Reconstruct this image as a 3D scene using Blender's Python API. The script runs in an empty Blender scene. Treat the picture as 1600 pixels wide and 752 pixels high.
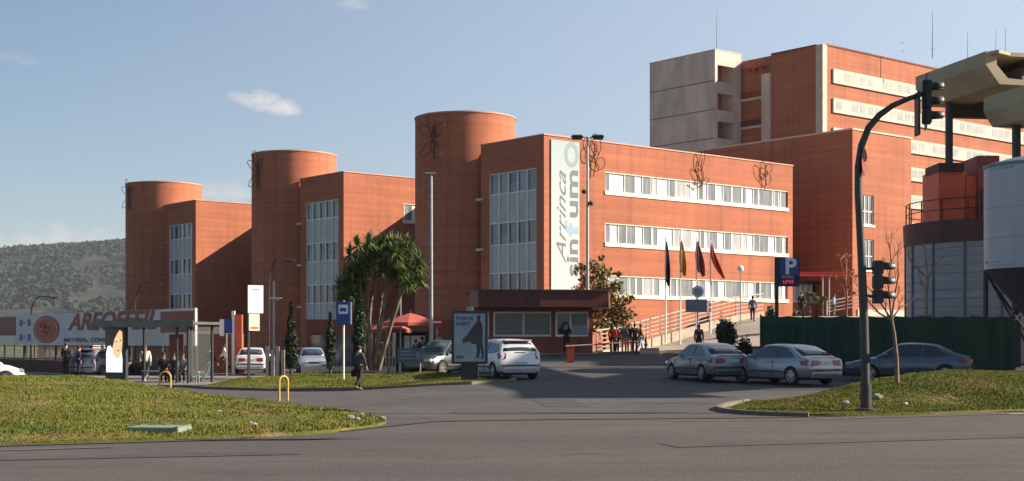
import bpy, bmesh, math, random
import numpy as np
from mathutils import Vector, Matrix, Quaternion
from mathutils.geometry import delaunay_2d_cdt
random.seed(7); rng = np.random.default_rng(7)
PI = math.pi
F = 2163.0; CX = 800.0; HY = 533.0; CAMZ = 1.6
sc = bpy.context.scene
C = sc.collection
DR = Vector((0.769, 0.639, 0)); DL = Vector((-0.639, 0.769, 0)); ANG = math.atan2(0.639, 0.769)
SUN_EL = math.radians(26.0)

# ---------------------------------------------------------------- terrain
def ss(t):
    t = max(0.0, min(1.0, t)); return t*t*(3-2*t)
def h(x, y):
    a = 0.9*ss((y-42)/46)*ss((x+8)/8)
    b = -0.3*ss((-x-1)/6)*ss((y-40)/14)
    c = 2.3*ss((x-4)/14)*ss((y-78)/16)
    return a+b+c
def at(px, Y, py=None, z=None):
    x = (px-CX)/F*Y
    if py is not None: return Vector((x, Y, CAMZ+(HY-py)/F*Y))
    return Vector((x, Y, h(x, Y) if z is None else z))
def along(px, p0, d):
    r = (px-CX)/F
    return (r*p0.y-p0.x)/(d.x-r*d.y)
def zat(py, Y): return CAMZ+(HY-py)/F*Y

# ---------------------------------------------------------------- materials
MATS = {}
def ncolor(c): return (c[0], c[1], c[2], 1)
def newmat(name):
    m = bpy.data.materials.new(name); m.use_nodes = True
    nt = m.node_tree; b = nt.nodes['Principled BSDF']
    MATS[name] = m
    return m, nt, b
def mat(name, c1, c2=None, rough=0.6, scale=3.0, bump=0.0, metal=0.0, stretch=(1,1,1), detail=4, lo=0.35, hi=0.65, coat=0.0, spec=0.5, bscale=None, world=False):
    if name in MATS: return MATS[name]
    m, nt, b = newmat(name); N = nt.nodes; L = nt.links
    b.inputs['Roughness'].default_value = rough; b.inputs['Metallic'].default_value = metal
    b.inputs['Specular IOR Level'].default_value = spec
    b.inputs['Coat Weight'].default_value = coat
    b.inputs['Base Color'].default_value = ncolor(c1)
    if c2 is None: c2 = tuple(v*0.82 for v in c1)
    tc = N.new('ShaderNodeTexCoord'); mp = N.new('ShaderNodeMapping'); mp.inputs['Scale'].default_value = stretch
    L.new(tc.outputs['Object'], mp.inputs['Vector'])
    if world:
        g = N.new('ShaderNodeNewGeometry'); L.new(g.outputs['Position'], mp.inputs['Vector'])
    nz = N.new('ShaderNodeTexNoise'); nz.inputs['Scale'].default_value = scale; nz.inputs['Detail'].default_value = detail
    L.new(mp.outputs[0], nz.inputs['Vector'])
    mr = N.new('ShaderNodeMapRange'); mr.inputs[1].default_value = lo; mr.inputs[2].default_value = hi
    L.new(nz.outputs['Fac'], mr.inputs[0])
    mx = N.new('ShaderNodeMix'); mx.data_type = 'RGBA'
    mx.inputs[6].default_value = ncolor(c1); mx.inputs[7].default_value = ncolor(c2)
    L.new(mr.outputs[0], mx.inputs[0]); L.new(mx.outputs[2], b.inputs['Base Color'])
    if bump:
        n2 = N.new('ShaderNodeTexNoise'); n2.inputs['Scale'].default_value = bscale or scale*4; n2.inputs['Detail'].default_value = 3
        L.new(mp.outputs[0], n2.inputs['Vector'])
        bp = N.new('ShaderNodeBump'); bp.inputs['Strength'].default_value = bump; bp.inputs['Distance'].default_value = 0.03
        L.new(n2.outputs['Fac'], bp.inputs['Height']); L.new(bp.outputs[0], b.inputs['Normal'])
    return m
def mix3(name, cols, scales, rough=0.95, bump=0.5, bscale=30, stretch=(1,1,1)):
    """several noises layered one over another, in world space: asphalt, grass, hills"""
    if name in MATS: return MATS[name]
    m, nt, b = newmat(name); N = nt.nodes; L = nt.links
    b.inputs['Roughness'].default_value = rough; b.inputs['Specular IOR Level'].default_value = 0.25
    g = N.new('ShaderNodeNewGeometry'); mp = N.new('ShaderNodeMapping'); mp.inputs['Scale'].default_value = stretch
    L.new(g.outputs['Position'], mp.inputs['Vector'])
    prev = None
    for i, (c, (s, lo, hi)) in enumerate(zip(cols[1:], scales)):
        nz = N.new('ShaderNodeTexNoise'); nz.inputs['Scale'].default_value = s; nz.inputs['Detail'].default_value = 6; nz.inputs['Roughness'].default_value = 0.62
        L.new(mp.outputs[0], nz.inputs['Vector'])
        mr = N.new('ShaderNodeMapRange'); mr.inputs[1].default_value = lo; mr.inputs[2].default_value = hi
        L.new(nz.outputs['Fac'], mr.inputs[0])
        mx = N.new('ShaderNodeMix'); mx.data_type = 'RGBA'
        if prev is None: mx.inputs[6].default_value = ncolor(cols[0])
        else: L.new(prev, mx.inputs[6])
        mx.inputs[7].default_value = ncolor(c)
        L.new(mr.outputs[0], mx.inputs[0]); prev = mx.outputs[2]
    L.new(prev, b.inputs['Base Color'])
    n2 = N.new('ShaderNodeTexNoise'); n2.inputs['Scale'].default_value = bscale; n2.inputs['Detail'].default_value = 4
    L.new(g.outputs['Position'], n2.inputs['Vector'])
    bp = N.new('ShaderNodeBump'); bp.inputs['Strength'].default_value = bump; bp.inputs['Distance'].default_value = 0.03
    L.new(n2.outputs['Fac'], bp.inputs['Height']); L.new(bp.outputs[0], b.inputs['Normal'])
    return m
def brick(name, c1, c2, mortar, round_r=None, streak=0.38):
    m, nt, b = newmat(name); N = nt.nodes; L = nt.links
    b.inputs['Roughness'].default_value = 0.85; b.inputs['Specular IOR Level'].default_value = 0.25
    tc = N.new('ShaderNodeTexCoord'); sx = N.new('ShaderNodeSeparateXYZ'); L.new(tc.outputs['Object'], sx.inputs[0])
    if round_r:
        a = N.new('ShaderNodeMath'); a.operation = 'ARCTAN2'; L.new(sx.outputs[1], a.inputs[0]); L.new(sx.outputs[0], a.inputs[1])
        u = N.new('ShaderNodeMath'); u.operation = 'MULTIPLY'; L.new(a.outputs[0], u.inputs[0]); u.inputs[1].default_value = round_r
    else:
        u = N.new('ShaderNodeMath'); u.operation = 'ADD'; L.new(sx.outputs[0], u.inputs[0]); L.new(sx.outputs[1], u.inputs[1])
    cb = N.new('ShaderNodeCombineXYZ'); L.new(u.outputs[0], cb.inputs[0]); L.new(sx.outputs[2], cb.inputs[1])
    bt = N.new('ShaderNodeTexBrick'); bt.inputs['Scale'].default_value = 1.0
    bt.inputs['Brick Width'].default_value = 0.25; bt.inputs['Row Height'].default_value = 0.075; bt.inputs['Mortar Size'].default_value = 0.008
    bt.inputs['Color1'].default_value = ncolor(c1); bt.inputs['Color2'].default_value = ncolor(c2); bt.inputs['Mortar'].default_value = ncolor(mortar)
    L.new(cb.outputs[0], bt.inputs['Vector'])
    # horizontal courses a little paler or darker than their neighbours
    mp = N.new('ShaderNodeMapping'); mp.inputs['Scale'].default_value = (0.06, 3.6, 1); L.new(cb.outputs[0], mp.inputs['Vector'])
    nz = N.new('ShaderNodeTexNoise'); nz.inputs['Scale'].default_value = 1.0; nz.inputs['Detail'].default_value = 5; L.new(mp.outputs[0], nz.inputs['Vector'])
    mr = N.new('ShaderNodeMapRange'); mr.inputs[1].default_value = 0.3; mr.inputs[2].default_value = 0.7; mr.inputs[3].default_value = 1-streak*0.35; mr.inputs[4].default_value = 1+streak*0.35
    L.new(nz.outputs['Fac'], mr.inputs[0])
    # large soft weathering
    n3 = N.new('ShaderNodeTexNoise'); n3.inputs['Scale'].default_value = 0.16; n3.inputs['Detail'].default_value = 5; L.new(cb.outputs[0], n3.inputs['Vector'])
    m3 = N.new('ShaderNodeMapRange'); m3.inputs[1].default_value = 0.3; m3.inputs[2].default_value = 0.7; m3.inputs[3].default_value = 0.85; m3.inputs[4].default_value = 1.13
    L.new(n3.outputs['Fac'], m3.inputs[0])
    # rain streaks running down the wall
    mp4 = N.new('ShaderNodeMapping'); mp4.inputs['Scale'].default_value = (1.5, 0.07, 1); L.new(cb.outputs[0], mp4.inputs['Vector'])
    n4 = N.new('ShaderNodeTexNoise'); n4.inputs['Scale'].default_value = 1.0; n4.inputs['Detail'].default_value = 6; L.new(mp4.outputs[0], n4.inputs['Vector'])
    m4 = N.new('ShaderNodeMapRange'); m4.inputs[1].default_value = 0.5; m4.inputs[2].default_value = 0.75; m4.inputs[3].default_value = 1.03; m4.inputs[4].default_value = 0.74
    L.new(n4.outputs['Fac'], m4.inputs[0])
    q4 = N.new('ShaderNodeMath'); q4.operation = 'MULTIPLY'; L.new(m3.outputs[0], q4.inputs[0]); L.new(m4.outputs[0], q4.inputs[1]); m3 = q4
    mm = N.new('ShaderNodeMath'); mm.operation = 'MULTIPLY'; L.new(mr.outputs[0], mm.inputs[0]); L.new(m3.outputs[0], mm.inputs[1])
    vm = N.new('ShaderNodeVectorMath'); vm.operation = 'SCALE'; L.new(bt.outputs['Color'], vm.inputs[0]); L.new(mm.outputs[0], vm.inputs['Scale'])
    L.new(vm.outputs[0], b.inputs['Base Color'])
    return m

BR1=(0.40,0.118,0.056); BR2=(0.345,0.096,0.045); MO=(0.34,0.19,0.13)
m_brick = brick('brick_wall', BR1, BR2, MO)
m_brickr = brick('brick_round', BR1, BR2, MO, round_r=3.75)
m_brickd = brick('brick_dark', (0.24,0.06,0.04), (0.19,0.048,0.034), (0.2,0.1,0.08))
m_conc = mat('concrete', (0.66,0.54,0.45), (0.48,0.395,0.335), 0.85, 0.5, 0.2, stretch=(1,1,0.4))
m_conc_w = mat('concrete_warm', (0.58,0.50,0.40), (0.48,0.41,0.33), 0.8, 0.8, 0.1)
m_cream = mat('cream_panel', (0.74,0.68,0.54), (0.66,0.6,0.47), 0.6, 1.5)
m_white = mat('white_paint', (0.78,0.78,0.76), (0.68,0.68,0.67), 0.5, 2)
m_whitef = mat('white_frame', (0.8,0.8,0.8), (0.72,0.72,0.72), 0.4, 2)
m_dark = mat('dark_metal', (0.03,0.032,0.035), (0.018,0.019,0.02), 0.5, 5)
m_black = mat('black_rubber', (0.015,0.015,0.016), (0.03,0.03,0.03), 0.8, 9)
m_steel = mat('galvanised', (0.38,0.39,0.40), (0.3,0.31,0.32), 0.45, 6, metal=0.6)
m_glassd = mat('window_glass', (0.03,0.035,0.045), (0.10,0.11,0.13), 0.08, 0.7, spec=0.9, lo=.4, hi=.6)
m_glassc = mat('curtained_glass', (0.22,0.24,0.25), (0.12,0.135,0.15), 0.12, 1.2, spec=0.8, stretch=(3,3,0.4))
m_panelg = mat('grey_spandrel', (0.42,0.42,0.43), (0.33,0.335,0.35), 0.35, 1.4, stretch=(2,2,.5))
m_rust = mat('rusted_steel', (0.10,0.04,0.025), (0.05,0.025,0.02), 0.8, 4)
m_red = mat('red_paint', (0.45,0.03,0.02), (0.36,0.025,0.02), 0.5, 3)
m_redor = mat('orange_red_paint', (0.72,0.12,0.045), (0.6,0.09,0.035), 0.6, 1.2)
m_darkred = mat('dark_red_metal', (0.13,0.03,0.022), (0.09,0.022,0.018), 0.5, 1.0, stretch=(6,6,.3))
m_beige = mat('beige_concrete', (0.42,0.35,0.22), (0.34,0.28,0.18), 0.8, 0.6, 0.1, stretch=(1,1,2))
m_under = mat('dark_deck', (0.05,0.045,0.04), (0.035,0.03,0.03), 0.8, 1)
m_sheetgrey = mat('grey_sheet_metal', (0.36,0.36,0.365), (0.28,0.285,0.29), 0.6, 0.4, stretch=(1,1,8), lo=.3, hi=.7)
m_silo = mat('silo_white', (0.5,0.5,0.52), (0.42,0.42,0.45), 0.5, 0.5, stretch=(1,1,.3))
m_green = mat('green_cloth', (0.012,0.05,0.028), (0.008,0.035,0.02), 0.9, 1.5, 0.3, stretch=(3,1,.4))
m_yellow = mat('yellow_paint', (0.62,0.36,0.06), (0.5,0.28,0.05), 0.5, 6)
m_blue = mat('sign_blue', (0.02,0.06,0.28), (0.018,0.05,0.22), 0.4, 2)
m_navy = mat('navy', (0.01,0.012,0.05), (0.008,0.01,0.04), 0.5, 2)
m_salmon = mat('salmon_render', (0.55,0.33,0.24), (0.48,0.28,0.2), 0.8, 1)
m_bark = mat('bark_pale', (0.25,0.195,0.14), (0.09,0.07,0.05), 0.9, 6, 0.6, stretch=(1,1,.4))
m_barkd = mat('bark_dark', (0.10,0.075,0.05), (0.06,0.045,0.03), 0.9, 6, 0.6, stretch=(1,1,.4))
m_leaf_dr = mat('sword_leaves', (0.13,0.18,0.035), (0.04,0.07,0.018), 0.5, 2.2, lo=.4, hi=.6)
m_leaf_cy = mat('cypress_leaves', (0.035,0.06,0.02), (0.018,0.032,0.012), 0.7, 3.5, lo=.4, hi=.6)
m_leaf_au = mat('autumn_leaves', (0.09,0.11,0.025), (0.24,0.12,0.035), 0.6, 0.9, lo=.42, hi=.6)
m_leaf_br = mat('brown_leaves', (0.26,0.09,0.035), (0.12,0.05,0.025), 0.7, 1.5)
m_leaf_sh = mat('shrub_leaves', (0.05,0.085,0.02), (0.025,0.05,0.014), 0.6, 3, lo=.4, hi=.6)
m_asph = mix3('asphalt_main', [(0.080,0.069,0.066),(0.104,0.089,0.083),(0.055,0.049,0.047),(0.175,0.155,0.143)], [(0.25,.4,.62),(1.1,.55,.75),(38,.58,.72)], 0.92, 0.6, 45, (0.35,1,1))
m_asph2 = mix3('asphalt_access', [(0.072,0.068,0.067),(0.095,0.087,0.083),(0.048,0.046,0.047),(0.125,0.117,0.11)], [(0.22,.4,.62),(0.7,.55,.75),(30,.6,.74)], 0.92, 0.5, 40)
m_pave = mix3('paving', [(0.42,0.35,0.28),(0.34,0.28,0.23),(0.27,0.23,0.19)], [(0.3,.4,.6),(3,.5,.7)], 0.9, 0.3, 20)
m_earth = mix3('bare_ground', [(0.12,0.11,0.07),(0.09,0.10,0.05),(0.06,0.07,0.04)], [(0.02,.4,.6),(.1,.45,.65)], 0.95, 0.3, 5)
m_grass = mix3('lawn', [(0.095,0.10,0.014),(0.14,0.13,0.022),(0.055,0.07,0.01),(0.20,0.13,0.06)], [(0.35,.42,.6),(1.2,.48,.66),(0.7,.535,.62)], 0.95, 0.9, 14, (0.6,1.3,1))
m_blade = mix3('grass_blades', [(0.105,0.130,0.012),(0.155,0.158,0.022),(0.062,0.092,0.010),(0.20,0.135,0.048)], [(0.4,.42,.6),(1.4,.48,.66),(0.7,.535,.63)], 0.8, 0.0, 14)
m_kerb = mat('kerb_stone', (0.19,0.155,0.12), (0.12,0.1,0.08), 0.85, 2, 0.2, world=True)
m_hill = mix3('hill_forest', [(0.014,0.021,0.014),(0.058,0.055,0.038),(0.006,0.011,0.008),(0.075,0.068,0.05)], [(0.006,.45,.6),(0.018,.46,.58),(0.045,.54,.68)], 0.95, 0.0, 0.05)

# ---------------------------------------------------------------- mesh builder
class MB:
    def __init__(s): s.v=[]; s.f=[]
    def add(s, vs, fs):
        o=len(s.v); s.v += [tuple(v) for v in vs]; s.f += [tuple(i+o for i in f) for f in fs]
    def box(s, c, d, rz=0.0, taper=1.0):
        hx,hy,hz=d[0]/2,d[1]/2,d[2]/2; co,si=math.cos(rz),math.sin(rz); vs=[]
        for sz in (-1,1):
            k = taper if sz>0 else 1.0
            for sx,sy in ((-1,-1),(1,-1),(1,1),(-1,1)):
                x,y=sx*hx*k,sy*hy*k
                vs.append((c[0]+x*co-y*si,c[1]+x*si+y*co,c[2]+sz*hz))
        s.add(vs,[(3,2,1,0),(4,5,6,7),(0,1,5,4),(1,2,6,5),(2,3,7,6),(3,0,4,7)])
        return s
    def bb(s, x0,x1,y0,y1,z0,z1): return s.box(((x0+x1)/2,(y0+y1)/2,(z0+z1)/2),(abs(x1-x0),abs(y1-y0),abs(z1-z0)))
    def tube(s, pts, rad, n=8, cap=True):
        pts=[Vector(p) for p in pts]
        if not hasattr(rad,'__len__'): rad=[rad]*len(pts)
        base=len(s.v); up=None
        for i,p in enumerate(pts):
            d=(pts[min(i+1,len(pts)-1)]-pts[max(i-1,0)])
            d = d.normalized() if d.length>1e-9 else Vector((0,0,1))
            a = (up if up is not None else (Vector((0,0,1)) if abs(d.z)<.9 else Vector((1,0,0))))
            a = a - d*a.dot(d)
            if a.length<1e-4: a=d.orthogonal()
            a.normalize(); up=a; b=d.cross(a)
            for k in range(n):
                t=2*PI*k/n; q=p+(a*math.cos(t)+b*math.sin(t))*rad[i]; s.v.append(tuple(q))
        for i in range(len(pts)-1):
            for k in range(n):
                k2=(k+1)%n
                s.f.append((base+i*n+k,base+i*n+k2,base+(i+1)*n+k2,base+(i+1)*n+k))
        if cap:
            s.f.append(tuple(base+k for k in reversed(range(n)))); s.f.append(tuple(base+(len(pts)-1)*n+k for k in range(n)))
        return s
    def prism(s, poly, z0, z1):
        n=len(poly); vs=[(p[0],p[1],z0) for p in poly]+[(p[0],p[1],z1) for p in poly]
        s.add(vs,[tuple(reversed(range(n))),tuple(range(n,2*n))]+[(i,(i+1)%n,n+(i+1)%n,n+i) for i in range(n)]); return s
    def sweep(s, sec, p0, p1, up=Vector((0,0,1))):
        """a cross-section (side, height) pulled straight from p0 to p1"""
        p0,p1=Vector(p0),Vector(p1); d=(p1-p0).normalized(); side=d.cross(up).normalized(); n=len(sec)
        vs=[p0+side*a+up*b for a,b in sec]+[p1+side*a+up*b for a,b in sec]
        s.add(vs,[tuple(range(n)),tuple(reversed(range(n,2*n)))]+[(i,n+i,n+(i+1)%n,(i+1)%n) for i in range(n)]); return s
    def lathe(s, prof, c=(0,0,0), n=24):
        base=len(s.v)
        for r,z in prof:
            for k in range(n):
                t=2*PI*k/n; s.v.append((c[0]+r*math.cos(t),c[1]+r*math.sin(t),c[2]+z))
        for i in range(len(prof)-1):
            for k in range(n):
                k2=(k+1)%n; s.f.append((base+i*n+k,base+i*n+k2,base+(i+1)*n+k2,base+(i+1)*n+k))
        s.f.append(tuple(base+k for k in reversed(range(n)))); s.f.append(tuple(base+(len(prof)-1)*n+k for k in range(n)))
        return s
    def ell(s, c, r, n=10, m=7):
        prof=[(max(1e-3,math.sin(PI*i/m)),-math.cos(PI*i/m)) for i in range(m+1)]; o=len(s.v)
        s.lathe(prof,(0,0,0),n)
        for i in range(o,len(s.v)):
            v=s.v[i]; s.v[i]=(c[0]+v[0]*r[0],c[1]+v[1]*r[1],c[2]+v[2]*r[2])
        return s
    def disc(s, c, r, n=24, ax='y', depth=0.02):
        vs=[]
        for d in (-depth/2,depth/2):
            for k in range(n):
                t=2*PI*k/n; a,b=r*math.cos(t),r*math.sin(t)
                vs.append((c[0]+a,c[1]+d,c[2]+b) if ax=='y' else ((c[0]+d,c[1]+a,c[2]+b) if ax=='x' else (c[0]+a,c[1]+b,c[2]+d)))
        s.add(vs,[tuple(range(n)),tuple(reversed(range(n,2*n)))]+[(k,(k+1)%n,n+(k+1)%n,n+k) for k in range(n)]); return s
    def poly_y(s, pts, y, depth=0.01):
        """flat outline in x,z with a small thickness, facing -y"""
        n=len(pts); vs=[(p[0],y,p[1]) for p in pts]+[(p[0],y+depth,p[1]) for p in pts]
        s.add(vs,[tuple(range(n)),tuple(reversed(range(n,2*n)))]+[(i,n+i,n+(i+1)%n,(i+1)%n) for i in range(n)]); return s
    def build(s, name, m, parent=None, smooth=0, bevel=0.0, loc=None):
        me=bpy.data.meshes.new(name); me.from_pydata(s.v,[],s.f); me.update()
        bm=bmesh.new(); bm.from_mesh(me); bmesh.ops.recalc_face_normals(bm,faces=bm.faces)
        if bevel: bmesh.ops.bevel(bm,geom=[e for e in bm.edges if e.is_manifold and e.calc_face_angle(0)>0.6],offset=bevel,segments=2,affect='EDGES',clamp_overlap=True)
        bm.to_mesh(me); bm.free()
        if smooth:
            me.polygons.foreach_set('use_smooth',[True]*len(me.polygons)); me.set_sharp_from_angle(angle=math.radians(smooth))
        return link(name,me,m,parent,loc)
def link(name, me, m, parent=None, loc=None):
    me.materials.clear(); me.materials.append(m)
    o=bpy.data.objects.new(name,me); C.objects.link(o)
    if parent: o.parent=parent
    if loc is not None: o.location=loc
    return o
def thing(name, label, cat, loc=(0,0,0), rz=0.0, group=None, kind=None):
    o=bpy.data.objects.new(name,None); C.objects.link(o); o.location=loc; o.rotation_euler=(0,0,rz)
    return tag(o,label,cat,group,kind)
def tag(o, label=None, cat=None, group=None, kind=None):
    if label: o['label']=label
    if cat: o['category']=cat
    if group: o['group']=group
    if kind: o['kind']=kind
    return o
def copy_tree(o, parent=None, label=None):
    c=o.copy(); C.objects.link(c); c.parent=parent
    if label: c['label']=label
    for ch in list(o.children): copy_tree(ch,c)
    return c
def text(s, name, m, parent, size, loc, rot=(PI/2,0,0), shear=0.0, bold=0.0, align='LEFT', sx=1.0, depth=0.004):
    cu=bpy.data.curves.new(name,'FONT'); cu.body=s; cu.size=size; cu.shear=shear; cu.offset=bold; cu.extrude=depth; cu.align_x=align; cu.align_y='CENTER'
    t=bpy.data.objects.new('t',cu); C.objects.link(t)
    dg=bpy.context.evaluated_depsgraph_get(); me=bpy.data.meshes.new_from_object(t.evaluated_get(dg))
    bpy.data.objects.remove(t); bpy.data.curves.remove(cu)
    me.name=name; o=link(name,me,m,parent,loc); o.rotation_euler=rot; o.scale=(sx,1,1)
    return o
def quads_mesh(name, P, m, parent=None):
    """P: (n,4,3) or (n,3,3) numpy array of loose faces"""
    n,k,_=P.shape; me=bpy.data.meshes.new(name); me.vertices.add(n*k); me.vertices.foreach_set('co',P.reshape(-1).astype(np.float32))
    me.loops.add(n*k); me.loops.foreach_set('vertex_index',np.arange(n*k,dtype=np.int32))
    me.polygons.add(n); me.polygons.foreach_set('loop_start',np.arange(0,n*k,k,dtype=np.int32)); me.polygons.foreach_set('loop_total',np.full(n,k,dtype=np.int32))
    me.update(); me.validate()
    return link(name,me,m,parent)
def leaf_quads(cen, size, asp=1.6, droop=0.0):
    n=len(cen); a=rng.normal(size=(n,3)); a[:,2]-=droop; a/=np.linalg.norm(a,axis=1)[:,None]
    b=rng.normal(size=(n,3)); b-=a*(a*b).sum(1)[:,None]; b/=np.linalg.norm(b,axis=1)[:,None]
    s=(size*(0.6+0.8*rng.random(n)))[:,None]; l=a*s*asp/2; w=b*s/2
    return np.stack([cen-l,cen+w*.9-l*.1,cen+l,cen-w*.9-l*.1],1)

# ---------------------------------------------------------------- ground patches
def inside(p, poly):
    x,y=p; r=False; n=len(poly); j=n-1
    for i in range(n):
        xi,yi=poly[i]; xj,yj=poly[j]
        if (yi>y)!=(yj>y) and x<(xj-xi)*(y-yi)/(yj-yi)+xi: r=not r
        j=i
    return r
def edist(p, poly):
    x,y=p; best=1e9; n=len(poly)
    for i in range(n):
        ax,ay=poly[i]; bx,by=poly[(i+1)%n]; dx,dy=bx-ax,by-ay; L=dx*dx+dy*dy
        t=0 if L==0 else max(0,min(1,((x-ax)*dx+(y-ay)*dy)/L)); best=min(best,math.hypot(x-ax-t*dx,y-ay-t*dy))
    return best
def resample(poly, step):
    out=[]; n=len(poly)
    for i in range(n):
        a=Vector(poly[i]); b=Vector(poly[(i+1)%n]); k=max(1,int((b-a).length/step))
        for j in range(k): out.append(tuple(a.lerp(b,j/k)))
    return out
def smooth_poly(poly, it=2):
    for _ in range(it):
        q=[]
        for i in range(len(poly)):
            a=Vector(poly[i]); b=Vector(poly[(i+1)%len(poly)]); q+= [tuple(a.lerp(b,.25)),tuple(a.lerp(b,.75))]
        poly=q
    return poly
def patch(name, poly, step, zf, m, skirt=0.0, jitter=0.0):
    poly=resample(poly,step); xs=[p[0] for p in poly]; ys=[p[1] for p in poly]
    pts=[Vector(p) for p in poly]; nb=len(pts)
    x=min(xs)+step/2
    while x<max(xs):
        y=min(ys)+step/2
        while y<max(ys):
            p=(x+random.uniform(-1,1)*jitter*step,y+random.uniform(-1,1)*jitter*step)
            if inside(p,poly) and edist(p,poly)>step*0.45: pts.append(Vector(p))
            y+=step
        x+=step
    r=delaunay_2d_cdt(pts,[],[list(range(nb))],1,1e-5)
    V=r[0]; Fc=r[2]; mb=MB(); mb.v=[(v.x,v.y,zf(v.x,v.y)) for v in V]; mb.f=[tuple(f) for f in Fc]
    if skirt:
        idx=[i for i,o in enumerate(r[3]) if o and min(o)<nb]; order={}
        for i in idx:
            for k in r[3][i]:
                if k<nb: order[k]=i
        ring=[order[k] for k in sorted(order)]; o=len(mb.v)
        mb.v+=[(mb.v[i][0],mb.v[i][1],mb.v[i][2]-skirt) for i in ring]; n=len(ring)
        mb.f+=[(ring[i],ring[(i+1)%n],o+(i+1)%n,o+i) for i in range(n)]
    ob=mb.build(name,m,smooth=50)
    if ob.data.polygons and sum(p.normal.z*p.area for p in ob.data.polygons)<0: ob.data.flip_normals()
    return ob
# ================================================================ setting
def grid_coords(lo, hi, fine_lo, fine_hi, step, grow=1.6):
    c=[fine_lo+i*step for i in range(int((fine_hi-fine_lo)/step)+1)]
    s=step; a=c[0]; L=[]
    while a>lo: s*=grow; a=max(lo,a-s); L.append(a)
    s=step; b=c[-1]; R=[]
    while b<hi: s*=grow; b=min(hi,b+s); R.append(b)
    return L[::-1]+c+R
xs=grid_coords(-4200,4200,-60,60,2.0); ys=grid_coords(-600,4200,-12,140,2.0)
g=MB(); g.v=[(x,y,h(x,y)-.09) for y in ys for x in xs]; nx=len(xs)
g.f=[(j*nx+i,j*nx+i+1,(j+1)*nx+i+1,(j+1)*nx+i) for j in range(len(ys)-1) for i in range(nx-1)]
tag(g.build('ground',m_earth,smooth=60),kind='structure')

EDGE=[(-70,3),(-30,13),(-8,21.0),(-5,22.3),(-3,24.6),(-1.5,27.6),(1,28.3),(5.6,28.9),(12,31.8),(24,38),(70,60)]
def edge_y(x):
    for (a,b),(c,d) in zip(EDGE,EDGE[1:]):
        if x<=c: return b+(d-b)*(x-a)/(c-a)
    return EDGE[-1][1]
mr=EDGE+[(70,-8),(-70,-8)]
tag(patch('main_road',mr,1.5,lambda x,y:h(x,y)-.012,m_asph),kind='structure')
ar=EDGE+[(70,132),(-75,132)]
tag(patch('access_road',ar,1.7,h,m_asph2),kind='structure')
# faint worn edge line and a scrap of white paint along the right verge
ln=MB()
def strip(pts,w,z):
    for (a,b) in zip(pts,pts[1:]):
        a=Vector((a[0],a[1],0)); b=Vector((b[0],b[1],0)); n=(b-a).normalized().cross(Vector((0,0,1)))*w/2
        ln.add([(a+n)+Vector((0,0,z)),(b+n)+Vector((0,0,z)),(b-n)+Vector((0,0,z)),(a-n)+Vector((0,0,z))],[(3,2,1,0)])
strip([(x,edge_y(x)-.85) for x in np.linspace(3.2,20,18)],.12,.004)
strip([(x,edge_y(x)-.95) for x in np.linspace(-40,-6,20)],.12,.004)
m_line=mix3('worn_line',[(0.13,0.112,0.098),(0.22,0.19,0.15),(0.1,0.09,0.085)],[(3,.45,.7),(14,.5,.6)],.9,.2,30)
tag(ln.build('edge_line',m_line),kind='structure')
ln=MB(); strip([(10.9,30.35),(11.5,30.62)],.1,.005)
tag(ln.build('paint_mark',m_white),kind='structure')
# tar patches and a long crack across the junction
m_tar=mix3('road_patch',[(0.048,0.043,0.042),(0.07,0.062,0.058),(0.04,0.036,0.036)],[(2,.4,.6),(9,.5,.7)],.95,.3,30)
ln=MB()
cr=[(-3.6+i*.55,28.15+.16*math.sin(i*.9)+.1*math.sin(i*2.3)+random.uniform(-.05,.05)) for i in range(16)]
strip(cr,.03,.006)

tag(ln.build('road_crack',m_tar),kind='structure')
ln=MB()
for (cx,cy,a,b,t) in ((-3.9,22.6,1.5,.18,.12),):
    k=24; ln.add([(cx+a*math.cos(q)*(1+.2*math.sin(3*q)),cy+b*math.sin(q)*(1+.2*math.cos(5*q))+t*a*math.cos(q),.007) for q in [2*PI*i/k for i in range(k)]],[tuple(range(k))])
tag(ln.build('road_patch',m_tar),kind='structure')
# older trench repairs and faint wheel tracks, slightly different asphalt
m_rep=mix3('road_repair',[(0.066,0.060,0.058),(0.085,0.077,0.073),(0.052,0.048,0.047)],[(.8,.4,.6),(12,.5,.7)],.93,.4,40)
def sheet(pts,name,m_,up):
    o=patch(name,pts,1.2,lambda x,y:h(x,y)+up,m_); tag(o,kind='structure')
sheet([(-1.2,30.2),(3.9,30.9),(3.8,31.9),(-1.4,31.2)],'road_repair',m_rep,.005)
sheet([(0.8,33.5),(1.9,33.6),(1.2,44.8),(.1,44.7)],'road_repair',m_rep,.005)
sheet([(-12.5,17.2),(-3,19.6),(-3.1,20.3),(-12.6,17.9)],'road_repair',m_rep,-.004)
sheet([(2.5,20.9),(9.5,23.4),(9.2,24.2),(2.3,21.7)],'road_repair',m_rep,-.004)

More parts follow.
